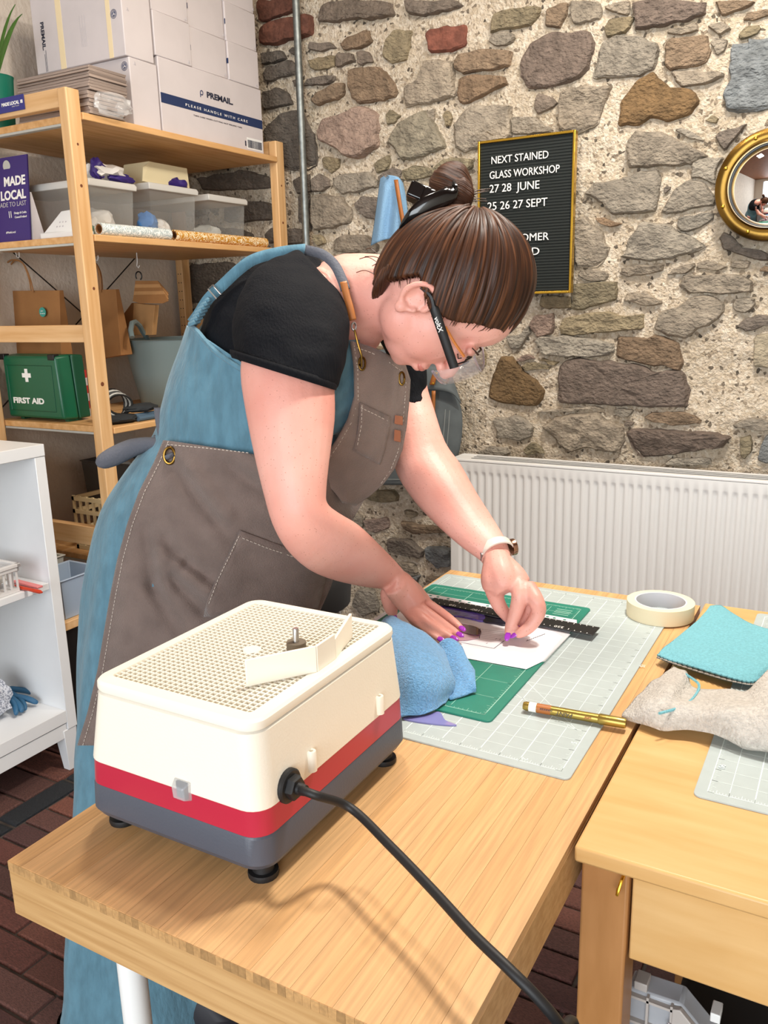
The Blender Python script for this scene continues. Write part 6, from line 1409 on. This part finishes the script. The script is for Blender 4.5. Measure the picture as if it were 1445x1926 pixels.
# --- blue dress: bodice and full skirt
dr_ = MB()
DS = [(116, 1960, 430, 1960, 1.555, .62), (122, 1800, 430, 1800, 1.55, .66), (131, 1600, 470, 1600, 1.545, .68), (134, 1450, 520, 1440, 1.54, .70), (142, 1300, 560, 1290, 1.53, .72), (153, 1160, 590, 1150, 1.52, .74), (168, 1050, 606, 1080, 1.51, .76), (192, 960, 628, 1010, 1.495, .78), (236, 888, 640, 965, 1.475, .80), (288, 818, 640, 925, 1.45, .82), (304, 762, 650, 885, 1.435, .84), (318, 710, 655, 855, 1.425, .85), (338, 655, 645, 825, 1.415, .86), (352, 612, 630, 800, 1.405, .87)]
loft(dr_, DS, 7, 120)
for i, p in enumerate(dr_.v): dr_.v[i] = Vector((p.x, p.y, max(p.z, .006)))
def dress_edit(p):
    low = max(0, min(1, (1.0-p.z)/.9)); a = math.atan2(p.y-.62, p.x+.36); pl = (1-low)*.0022*math.sin(p.dot(RR)*260+6*noise.noise(p*6)+p.dot(UU)*40)
    return p+Vector((math.cos(a), math.sin(a), 0))*(.014*low*math.sin(a*9+2*noise.noise(p*3))+.006*low*noise.noise(p*12))+Vector((.5, -.6, 0))*(.004*(1-low)*noise.noise(Vector((p.x*30, p.y*30, p.z*9)))+pl)
dr_.v = [dress_edit(p) for p in dr_.v]
dress_o = dr_.build('dress', M['dress'], pers, smooth=True, auto=180)
dm = dress_o.data; bvh = BVHTree.FromPolygons([v.co+WLOC[dress_o.name] for v in dm.vertices], [p.vertices[:] for p in dm.polygons])
def hit(x, y, default=None):
    d = ray(x, y); h = bvh.ray_cast(CAM, d.normalized())
    return (h[0]-CAM).dot(FF) if h[0] is not None else default
binding = [aD(x, y, (hit(x-3, y+5) or 1.34)-.004) for x, y in ((358, 612), (370, 622), (385, 640), (402, 658), (425, 676), (450, 692), (480, 712))]
MB().tube(spline(binding, 4), .0042, 8).build('armhole_binding', M['dress'], dress_o, smooth=True)
# front of the dress bodice seen beside the bib, gathered
r1 = [[aD(x, y, t) for x, y, t in r] for r in [[(622, 650, 1.272), (652, 640, 1.276), (676, 640, 1.30)], [(618, 720, 1.274), (650, 712, 1.28), (680, 710, 1.30)], [(612, 770, 1.285), (645, 768, 1.29), (676, 765, 1.31)], [(604, 822, 1.305), (630, 816, 1.31), (652, 808, 1.325)]]]
g_ = patch(r1, 8, 8); g_ = [[p+ray(700, 700)*(-.0022*math.sin(i*1.1+j*.35)) for j, p in enumerate(r)] for i, r in enumerate(g_)]
MB().grid(g_).build('bodice_front', M['dress'], dress_o, smooth=True, solid=.003, auto=180)
def ribbon(pts, w, name, m, parent, th=.003, up=None, n=5):
    """flat band through (px, py, t) points; width w metres, lying on the body (faces the camera)"""
    P = spline([aD(*p) for p in pts], n); rows = []
    for i, p in enumerate(P):
        d = (P[min(i+1, len(P)-1)]-P[max(i-1, 0)]).normalized(); s = d.cross((p-CAM).normalized()).normalized()
        if up is not None: s = (s*.5+up*.5).normalized()
        rows.append([p-s*w/2, p, p+s*w/2])
    return MB().grid(rows).build(name, m, parent, smooth=True, solid=th, auto=180)
# braided strap over the shoulder
ribbon([(362, 606, 1.36), (374, 590, 1.345), (392, 562, 1.335), (420, 535, 1.325), (450, 507, 1.315), (480, 487, 1.31), (530, 474, 1.31), (575, 469, 1.315)], .017, 'shoulder_strap', M['dress'], dress_o, .005)
for k in range(7):
    t = k/6; MB().tube([aD(360+t*26-3, 612-t*42-2, 1.338), aD(366+t*26, 606-t*42, 1.330), aD(374+t*26, 604-t*42, 1.338)], .0042, 6).build('strap_gather', M['dress'], dress_o, smooth=True)
for px, py in ((404, 549), (464, 496)):
    c = aD(px, py, 1.318); a = ray(px, py).normalized(); s = (RR*.75+UU*.66); q = (RR*-.66+UU*.75)
    MB().tube([c+s*.005+q*.010, c+s*.005-q*.010, c-s*.005-q*.010, c-s*.005+q*.010, c+s*.005+q*.010], .0013, 6).build('strap_slider', M['steel'], dress_o, smooth=True)

# --- apron
ap_e = empty('apron_group', (0, 0, 0)) if False else None
def lerp_poly(P, s):
    L_ = [0]
    for i in range(len(P)-1): L_.append(L_[-1]+math.hypot(P[i+1][0]-P[i][0], P[i+1][1]-P[i][1]))
    d = s*L_[-1]
    for i in range(len(P)-1):
        if d <= L_[i+1]+1e-9: t = (d-L_[i])/max(1e-9, L_[i+1]-L_[i]); return tuple(P[i][q]+(P[i+1][q]-P[i][q])*t for q in range(len(P[0])))
    return P[-1]
LE = [(308, 828), (290, 870), (262, 925), (240, 985), (222, 1050), (208, 1120), (196, 1190), (184, 1260), (165, 1340), (146, 1402)]
RE = [(692, 912), (682, 945), (664, 975), (650, 1012), (637, 1055), (621, 1105), (601, 1150), (585, 1200), (570, 1300), (560, 1400)]
NU, NV = 80, 104; rows = []
lastt = 1.44
FOLD = [(337, 885, 405, 975, 15, -.007), (360, 885, 425, 970, 16, .006), (277, 1000, 289, 1100, 16, -.007), (289, 1100, 335, 1180, 18, -.007), (312, 1010, 350, 1060, 15, -.006), (350, 1060, 390, 1085, 15, -.006),
        (300, 1040, 318, 1110, 14, .006), (325, 1088, 380, 1145, 15, -.008), (335, 1062, 392, 1112, 14, .008), (440, 880, 540, 950, 18, -.006), (470, 875, 560, 930, 16, .005), (240, 1080, 225, 1230, 18, .005), (400, 1000, 440, 1100, 20, .004)]
def fold(x, y):
    s = 0
    for x0, y0, x1, y1, w_, a in FOLD:
        dx, dy = x1-x0, y1-y0; L2 = dx*dx+dy*dy; t = max(-.2, min(1.2, ((x-x0)*dx+(y-y0)*dy)/L2)); d = math.hypot(x-x0-dx*t, y-y0-dy*t)
        s += 1.7*a*math.exp(-(d/w_)**2)*math.exp(-max(0, abs(t-.5)-.5)**2*30)
    return s
for j in range(NV+1):
    v = j/NV; a, b_ = lerp_poly(LE, v), lerp_poly(RE, v); r = []
    for i in range(NU+1):
        u = i/NU; x = a[0]+(b_[0]-a[0])*u; y = a[1]+(b_[1]-a[1])*u-10*math.sin(math.pi*u)*(1-v)
        t = hit(x, y)
        r.append([x, y, t])
    # fill misses from the neighbour so the cloth carries on past the body edge
    for i in range(NU+1):
        if r[i][2] is None: r[i][2] = (r[i-1][2] if i and r[i-1][2] else lastt)+.012
    if r[0][2]: lastt = r[0][2]
    rows.append(r)
for _ in range(16):     # relax depths
    new = [[c[2] for c in r] for r in rows]
    for j in range(NV+1):
        for i in range(NU+1):
            s = [rows[jj][ii][2] for jj, ii in ((j-1, i), (j+1, i), (j, i-1), (j, i+1)) if 0 <= jj <= NV and 0 <= ii <= NU]; new[j][i] = .5*rows[j][i][2]+.5*sum(s)/len(s)
    for j in range(NV+1):
        for i in range(NU+1): rows[j][i][2] = new[j][i]
AP = [[aD(x, y, t-.021-fold(x, y)) for x, y, t in r] for r in rows]
apron_o = MB().grid(AP).build('apron', M['apron'], pers, smooth=True, solid=.0035, auto=180)
def ap_t(x, y):
    best = None
    for r in rows:
        for c in r:
            d = (c[0]-x)**2+(c[1]-y)**2
            if best is None or d < best[0]: best = (d, c[2])
    return best[1]-.021-fold(x, y)
def stitches(pts, name='stitching', off=.004, parent=None, tf=None):
    mb = MB(); tot = []
    for i in range(len(pts)-1):
        a, b_ = pts[i], pts[i+1]; n = max(1, int(math.hypot(b_[0]-a[0], b_[1]-a[1])/7))
        for k in range(n): tot.append((a[0]+(b_[0]-a[0])*k/n, a[1]+(b_[1]-a[1])*k/n, a[0]+(b_[0]-a[0])*(k+.62)/n, a[1]+(b_[1]-a[1])*(k+.62)/n))
    f = tf or ap_t
    for x0, y0, x1, y1 in tot: mb.tube([aD(x0, y0, f(x0, y0)-off), aD(x1, y1, f(x1, y1)-off)], .00065, 4)
    return mb.build(name, M['stitch'], parent or apron_o)
stitches([(x+9, y+2) for x, y in LE]); stitches([(314, 836), (380, 842), (470, 852)])
# skirt pocket
PK = [(452, 1000), (470, 1006), (500, 1020), (540, 1034), (620, 1062)]
pr_ = []
for j in range(13):
    v = j/12; r = []
    for i in range(15):
        u = i/14; x0, y0 = lerp_poly([(452, 998), (432, 1040), (408, 1085), (388, 1135), (384, 1160)], v); x1, y1 = 622-30*v, 1060+100*v
        x, y = x0+(x1-x0)*u, y0+(y1-y0)*u; r.append(aD(x, y, ap_t(x, y)-.0055))
    pr_.append(r)
pk_o = MB().grid(pr_).build('hip_pocket', M['apron'], apron_o, smooth=True, solid=.003, auto=180)
stitches([(456, 1012), (500, 1030), (560, 1050), (615, 1068)], off=.009, parent=apron_o); stitches([(450, 1008), (432, 1046), (410, 1090), (392, 1138)], off=.009, parent=apron_o)
# bib: hangs forward of the chest
BL = [(660, 642, 1.275), (667, 690, 1.272), (668, 745, 1.275), (655, 790, 1.285), (632, 830, 1.30), (610, 862, 1.32), (606, 900, 1.34), (630, 925, 1.365), (645, 945, 1.38)]
BR = [(762, 688, 1.385), (771, 715, 1.385), (768, 760, 1.385), (764, 800, 1.385), (756, 845, 1.39), (742, 880, 1.395), (722, 908, 1.40), (695, 932, 1.41), (668, 950, 1.415)]
bib_rows = []
for j in range(33):
    v = j/32; a, b_ = lerp_poly(BL, v), lerp_poly(BR, v); r = []
    for i in range(25):
        u = i/24; x, y = a[0]+(b_[0]-a[0])*u, a[1]+(b_[1]-a[1])*u-6*math.sin(math.pi*u)*(1-v); t = a[2]+(b_[2]-a[2])*u-.010*math.sin(math.pi*u)
        t += .006*math.sin(u*9+v*2)*(1-v)*.8+.004*noise.noise(Vector((u*4, v*5, 3))); r.append((x, y, t))
    bib_rows.append(r)
bib_o = MB().grid([[aD(*c) for c in r] for r in bib_rows]).build('bib', M['bibcloth'], pers, smooth=True, solid=.004, auto=180)
def bib_t(x, y): return min(((c[0]-x)**2+(c[1]-y)**2, c[2]) for r in bib_rows for c in r)[1]
stitches([(x+6, y+5) for x, y, t in BL[:7]], parent=bib_o, tf=bib_t, off=.0035); stitches([(672, 654), (700, 664), (730, 680), (758, 700)], parent=bib_o, tf=bib_t, off=.0035); stitches([(x-7, y+4) for x, y, t in BR[:7]], parent=bib_o, tf=bib_t, off=.0035)
pr_ = []
for j in range(9):
    v = j/8; r = []
    for i in range(9):
        u = i/8; x, y = 677-12*v*v+(734-677)*u-8*v*u, 757+90*v+(784-757)*u; r.append(aD(x, y, bib_t(x, y)-.005))
    pr_.append(r)
bp_o = MB().grid(pr_).build('bib_pocket', M['bibcloth'], bib_o, smooth=True, solid=.003, auto=180)
stitches([(679, 767), (705, 779), (732, 793)], parent=bib_o, tf=bib_t, off=.008); stitches([(681, 762), (680, 800), (672, 840)], parent=bib_o, tf=bib_t, off=.008)
M['leather2'] = mat('leather2', '#a8684a', .5, var=.1, vscale=50)
for (x0, y0, x1, y1) in ((743, 781, 758, 800), (742, 808, 754, 832)):
    c = [aD(x, y, bib_t(min(x, 750), y)-.010) for x, y in ((x0, y0), (x1, y0+2), (x1, y1), (x0-1, y1-3))]; MB().prism(c, ray(x0, y0)*.004).build('leather_tab', M['leather2'], bib_o, bevel=.001)
def ring_px(x, y, t, rx, ry, tube, m, parent, name='grommet', rot=0):
    c = aD(x, y, t); e1 = (aD(x+math.cos(rot), y+math.sin(rot), t)-c); e2 = (aD(x-math.sin(rot), y+math.cos(rot), t)-c)
    return MB().tube([c+e1*rx*math.cos(a)+e2*ry*math.sin(a) for a in [2*math.pi*k/24 for k in range(25)]], tube, 8).build(name, m, parent, smooth=True)
ring_px(319, 857, ap_t(319, 857)-.006, 10, 15, .0026, M['brass'], apron_o)
ring_px(681, 684, bib_t(681, 684)-.006, 6, 12, .0018, M['brass'], bib_o); ring_px(756, 712, bib_t(756, 712)-.006, 5, 12, .0018, M['brass'], bib_o)
# waist tie with its loop
ribbon([(319, 858, ap_t(319, 857)-.012), (312, 846, 1.395), (300, 834, 1.40), (297, 820, 1.41)], .014, 'waist_tie', M['tie'], apron_o, .006)
ribbon([(297, 768, 1.42), (300, 795, 1.405), (306, 825, 1.395), (313, 848, 1.39)], .013, 'waist_tie', M['tie'], apron_o, .005)
limb_mb = MB(); limb(limb_mb, [(305, 838, 1.40, 10), (285, 834, 1.405, 12), (250, 842, 1.41, 17), (215, 858, 1.41, 18), (192, 869, 1.41, 14), (183, 874, 1.41, 6)], 12); limb_mb.build('tie_loop', M['tie'], apron_o, smooth=True)
# neck strap: grey webbing, tan leather, clasp
ribbon([(575, 470, 1.30), (605, 478, 1.285), (628, 496, 1.272), (642, 522, 1.262), (650, 545, 1.258)], .015, 'neck_strap', M['tie'], apron_o, .003)
ribbon([(646, 530, 1.256), (652, 555, 1.254), (659, 580, 1.252), (664, 602, 1.252)], .0105, 'strap_leather', M['leather'], apron_o, .003)
ring_px(666, 614, 1.250, 4, 7, .0015, M['steel'], apron_o, 'clasp_ring'); MB().tube([aD(667, 620, 1.250), aD(673, 645, 1.250), aD(680, 668, 1.255), aD(680, 690, 1.262), aD(676, 685, 1.262)], .0018, 8).build('strap_clasp', M['brass'], apron_o, smooth=True)

# --- hair
def interp(x, P):
    if x <= P[0][0]: return P[0][1]
    for (a, va), (b_, vb) in zip(P, P[1:]):
        if x <= b_: return va+(vb-va)*(x-a)/(b_-a)
    return P[-1][1]
HL = [(.020, .018), (.035, .034), (.045, .046), (.075, .062), (.100, .080), (.120, .108), (.135, .135), (.2, .2)]
def hair_mask(r, f, u):
    if u > .022: return f < interp(u, HL)+.004*noise.noise(Vector((u*40, r*40, 1)))
    return f < -.030-(.022-u)*.15 and u > -.066
bdir = Vector((0, -.12, .088)).normalized(); bx = Vector((1, 0, 0)); by = bdir.cross(bx)
HC = Vector((0, -.002, .056)); HR = Vector((.087, .107, .121))
NP, NT = 360, 130; hv, hf_, uv = [], [], []
for i in range(NT+1):
    th = .12+(math.pi-.12)*i/NT
    for j in range(NP):
        ph = 2*math.pi*j/NP; d = bdir*math.cos(th)+(bx*math.cos(ph)+by*math.sin(ph))*math.sin(th)
        k = 1/math.sqrt((d.x/HR.x)**2+(d.y/HR.y)**2+(d.z/HR.z)**2)
        st = noise.noise(Vector((math.cos(ph)*11, math.sin(ph)*11, th*1.2)))*.0045+noise.noise(Vector((math.cos(ph)*34, math.sin(ph)*34, th*1.5)))*.0020
        hv.append(HC+d*(k+st)); uv.append((j/NP, i/NT))
keep = [hair_mask(*v) for v in hv]; hv0 = [v.copy() for v in hv]
# pull the rim of the hair down onto the skull
faces = []
for i in range(NT):
    for j in range(NP):
        q = (i*NP+j, i*NP+(j+1) % NP, (i+1)*NP+(j+1) % NP, (i+1)*NP+j)
        if sum(keep[k] for k in q) >= 3: faces.append((q, j, i))
cnt = {}
for q, j, i in faces:
    for k in q: cnt[k] = cnt.get(k, 0)+1
for k, c in cnt.items():
    if c < 4: hv[k] = HC+(hv[k]-HC)*.925
mb = MB(); mb.v = [H(*v) for v in hv]; mb.f = [q for q, j, i in faces]
hair_o = mb.build('hair', M['hair'], pers, smooth=True, auto=180, solid=.004)
def set_uv(o, fl):
    ul = o.data.uv_layers.new(name='uv')
    for p, (j, i, nj, ni) in zip(o.data.polygons, fl):
        vs = [o.data.loops[l].vertex_index for l in p.loop_indices]
        for l, vi in zip(p.loop_indices, vs):
            a, b_ = (vi % nj), (vi//nj); uu = a/nj
            if j == nj-1 and a == 0: uu = 1
            ul.data[l].uv = (uu, b_/ni)
set_uv(hair_o, [(j, i, NP, NT) for q, j, i in faces])
fr_ = MB(); random.seed(11)
for k in sorted(cnt):
    if cnt[k] < 4 and random.random() < .30:
        i0, j0 = k//NP, k % NP
        if i0 < 20: continue
        n_ = random.randint(2, 9); pts_ = []
        for q in range(-6, n_, 3):
            ii = min(NT, i0+q); jj = (j0+int(q*random.uniform(-.25, .25))) % NP; d = hv0[ii*NP+jj]-HC; pts_.append(H(*(HC+d*(.985-.006*max(0, q)))))
        if len(pts_) > 2: fr_.tube(pts_, [.0007]*(len(pts_)-1)+[.0002], 4)
fr_.build('hairline_strands', M['hair'], hair_o, smooth=True)
# nape hair drawn up to the clip, bun
def strand_blob(name, c, ax, tw, n1=90, n2=40, lump=.12, seed=0):
    mb = MB(); fl = []
    for i in range(n2+1):
        th = math.pi*(.02+.96*i/n2)
        for j in range(n1):
            ph = 2*math.pi*j/n1+tw*th; k = 1+lump*noise.noise(Vector((math.cos(ph)*1.6+seed, math.sin(ph)*1.6, th*1.2)))+.05*noise.noise(Vector((math.cos(ph-tw*th)*9, math.sin(ph-tw*th)*9, th+seed)))
            mb.v.append(c+(ax[0]*math.cos(ph)+ax[1]*math.sin(ph))*math.sin(th)*k+ax[2]*math.cos(th)*k)
    for i in range(n2):
        for j in range(n1): mb.f.append((i*n1+j, i*n1+(j+1) % n1, (i+1)*n1+(j+1) % n1, (i+1)*n1+j)); fl.append((j, i, n1, n2))
    o = mb.build(name, M['hair'], hair_o, smooth=True, auto=180, fix=False); set_uv(o, fl); return o
pxm = lambda x, y, t: aD(x, y, t)
strand_blob('hair_bun', pxm(848, 352, 1.27), (RR*.033+UU*.006, FF*.033, UU*.036-RR*.006), 1.6, seed=3)
strand_blob('hair_bun', pxm(862, 366, 1.255), (RR*.024, FF*.022, UU*.026), 2.4, seed=8)
strand_blob('nape_hair', pxm(732, 520, 1.258), (RR*.021+UU*.010, FF*.046, UU*.034+RR*.016), .3, seed=9, lump=.08)
strand_blob('nape_roll', pxm(746, 490, 1.275), (RR*.026+UU*.017, FF*.052, UU*.046+RR*.030), .35, seed=5, lump=.06)
wl = MB(); random.seed(5)
for k in [*range(10), *range(18, 26)]:   # loose wisps
    if k < 10: a = (868+random.uniform(-6, 8), 372+random.uniform(-8, 8)); b_ = (a[0]+random.uniform(20, 60), a[1]-random.uniform(-4, 22)); t = 1.26
    elif k < 18: a = (795+random.uniform(-10, 25), 585+random.uniform(-6, 8)); b_ = (a[0]-random.uniform(5, 30), a[1]+random.uniform(4, 14)); t = 1.20
    else: a = (720+random.uniform(-10, 20), 505+random.uniform(-30, 30)); b_ = (a[0]-random.uniform(15, 50), a[1]-random.uniform(-10, 10)); t = 1.25
    m_ = ((a[0]+b_[0])/2+random.uniform(-4, 4), (a[1]+b_[1])/2-random.uniform(0, 8)); wl.tube(spline([aD(*a, t), aD(*m_, t), aD(*b_, t+.01)], 4), [.0006]*9, 4)
wl.build('hair_wisps', M['hair'], hair_o, smooth=True)
# claw clip
cc_ = empty('x', (0, 0, 0)) if False else None
P = spline([aD(x, y, t) for x, y, t in ((752, 434, 1.245), (772, 409, 1.228), (800, 388, 1.222), (830, 374, 1.222), (850, 362, 1.226), (856, 346, 1.232))], 6); W_ = spline([.003, .0085, .0125, .0125, .010, .003], 6); rows = []
for i, p in enumerate(P):
    d = (P[min(i+1, len(P)-1)]-P[max(i-1, 0)]).normalized(); s_ = d.cross((p-CAM).normalized()).normalized(); v_ = (p-CAM).normalized()
    rows.append([p+s_*W_[i]*math.cos(q)+v_*min(.005, W_[i]*.5)*math.sin(q) for q in [2*math.pi*k/18 for k in range(18)]])
clip_o = MB().rings(rows).build('claw_clip', M['blackgloss'], pers, smooth=True, auto=80)
c = aD(789, 366, 1.24); MB().obox(c, (RR*.92-UU*.40)*.017, (RR*.40+UU*.92)*.012, FF*.014).build('clip_grip', M['blackgloss'], clip_o, bevel=.003); c = aD(803, 378, 1.235); MB().obox(c, (RR*.92-UU*.40)*.010, (RR*.40+UU*.92)*.016, FF*.012).build('clip_grip', M['blackgloss'], clip_o, bevel=.003)
for x0, y0, x1, y1 in ((853, 362, 852, 342), (838, 372, 838, 352)): MB().tube(spline([aD(x0, y0, 1.228), aD(x0+5, (y0+y1)/2, 1.226), aD(x1, y1, 1.232)], 4), [.003]*8+[.0015], 6).build('clip_tooth', M['blackgloss'], clip_o, smooth=True)

# --- brows, lashes, lips
for s in (1, -1):
    MB().tube([H(s*.018, .1055, .036), H(s*.031, .1035, .033), H(s*.044, .096, .036)], .0010, 5).build('eyelashes', M['black'], pers)
    MB().tube([H(s*.014, .108, .060), H(s*.030, .1075, .063), H(s*.050, .094, .060)], [.0014, .0018, .0008], 6).build('eyebrow', M['hair'], pers)
ell(MB(), H(0, .096, -.028), (hr*.020, hf*.0112, hu*.0085)).build('lips', M['lip'], pers, smooth=True)

# --- safety glasses
gl_o = empty('g', (0, 0, 0)) if False else None
rows = []
for i in range(25):
    s = -1+2*i/24; r = []
    for j in range(9):
        v = j/8; r.append(H(.078*s, .140-.030*abs(s)**2.4-.005*(v-.5)**2*4, -.002+.064*v+.004*(1-abs(s))*(.5-v)*2))
    rows.append(r)
lens_o = MB().grid(rows).build('safety_glasses', M['lens'], pers, smooth=True, solid=.002, auto=180)
MB().tube([r[0] for r in rows], .0022, 6).build('lens_edge', M['lensrim'], lens_o, smooth=True); MB().tube([r[-1] for r in rows], .0016, 6).build('lens_edge', M['lensrim'], lens_o, smooth=True)
for s in (1, -1):
    hp_ = [H(s*.080, .110, .030), H(s*.083, .075, .030), H(s*.085, .045, .030), H(s*.086, .022, .030), H(s*.086, .004, .031), H(s*.082, -.012, .022)]
    Q = spline(hp_, 4); rows = [[p+hu*h*w_+hr*s*d for h, d in ((-1, 0), (-.5, .0028), (.5, .0028), (1, 0), (.5, -.0020), (-.5, -.0020))] for p, w_ in [(p, (.0068 if i < 13 else .0034)) for i, p in enumerate(Q)]]
    tp = MB().rings(rows).build('temple_arm', M['black'], lens_o, smooth=True, auto=50)
    MB().tube([H(s*.076, .100, .048), H(s*.079, .075, .041), H(s*.081, .050, .036)], .0022, 6).build('temple_insert', M['orangeplastic'], lens_o, smooth=True)
    if s == 1: text('printed_text', 'voltX', M['letter'], H(.0893, .033, .026), hf, hu, .0068, lens_o, depth=.0003, bold=.02)
for s in (1, -1):
    MB().tube([H(s*.028+.018*math.cos(a), .113, .032+.014*math.sin(a)) for a in [2*math.pi*k/20 for k in range(21)]], .0013, 6).build('spectacle_rim', M['black'], lens_o, smooth=True)

# --- watch on the left wrist
wc = aD(934, 1036, 1.372); axd = (aD(945, 1066, tz(945, 1066, .853))-aD(915, 1020, 1.378)).normalized(); wx, wy, _ = frame_of(axd)
e1 = (RR-axd*RR.dot(axd)).normalized(); e2 = axd.cross(e1)
rx, ry = .0262, .0215
rows = [[wc+e1*math.cos(a)*(rx+g)+e2*math.sin(a)*(ry+g)+axd*h for a in [2*math.pi*k/40 for k in range(41)]] for h, g in ((-.008, .0006), (-.007, .0024), (.007, .0024), (.008, .0006))]
wt = MB().grid(rows).build('wrist_watch', M['watchstrap'], pers, smooth=True, solid=.0012, auto=50)
fc = wc+(e1*.95+e2*-.31).normalized()*.0275 if False else wc+e1*.0285
MB().lathe(fc, e1, [(.0135, -.003), (.0140, 0), (.0138, .004), (.0120, .0055), (.0115, .0050)], 32).build('watch_case', M['rosegold'], wt, smooth=True, auto=40); MB().lathe(fc+e1*.0048, e1, [(.0116, 0), (.011, .0006)], 32).build('watch_dial', M['watchface'], wt)
bq = wc-e1*.0285; MB().obox(bq, e1*.002, e2*.007, axd*.008).build('watch_buckle', M['steel'], wt, bevel=.001)
# --- purple nails
def nail(pts, ln_=.0082, side=-1):
    a, b_ = aD(pts[-2][0], pts[-2][1], tz(*pts[-2][:3])), aD(pts[-1][0], pts[-1][1], tz(*pts[-1][:3])); d = (b_-a).normalized(); v = (CAM-b_).normalized()*.75+Vector((0, 0, 1))*.65; n_ = (v-d*v.dot(d)).normalized(); s = d.cross(n_)
    r_ = pts[-1][3]*1.30/FPX; c = b_+d*.002+n_*r_*.75
    ell(MB(), c, (d*ln_, s*.0046, n_*.0019), 14, 8).build('fingernail', M['nail'], pers, smooth=True)
for f in RF+LF+[RT]: nail(f)
# glass sliver held in the left hand
q = aZ(965, 1192, PZ+.006); tag(MB().prism([q+Vector(v) for v in ((-.012, -.004, 0), (.004, -.008, .001), (.012, .002, .003), (-.002, .008, .002))], (0, 0, .0025)).build('glass_sliver', M['lilac'], None), 'small clear glass sliver pinched in her left fingers', 'glass')
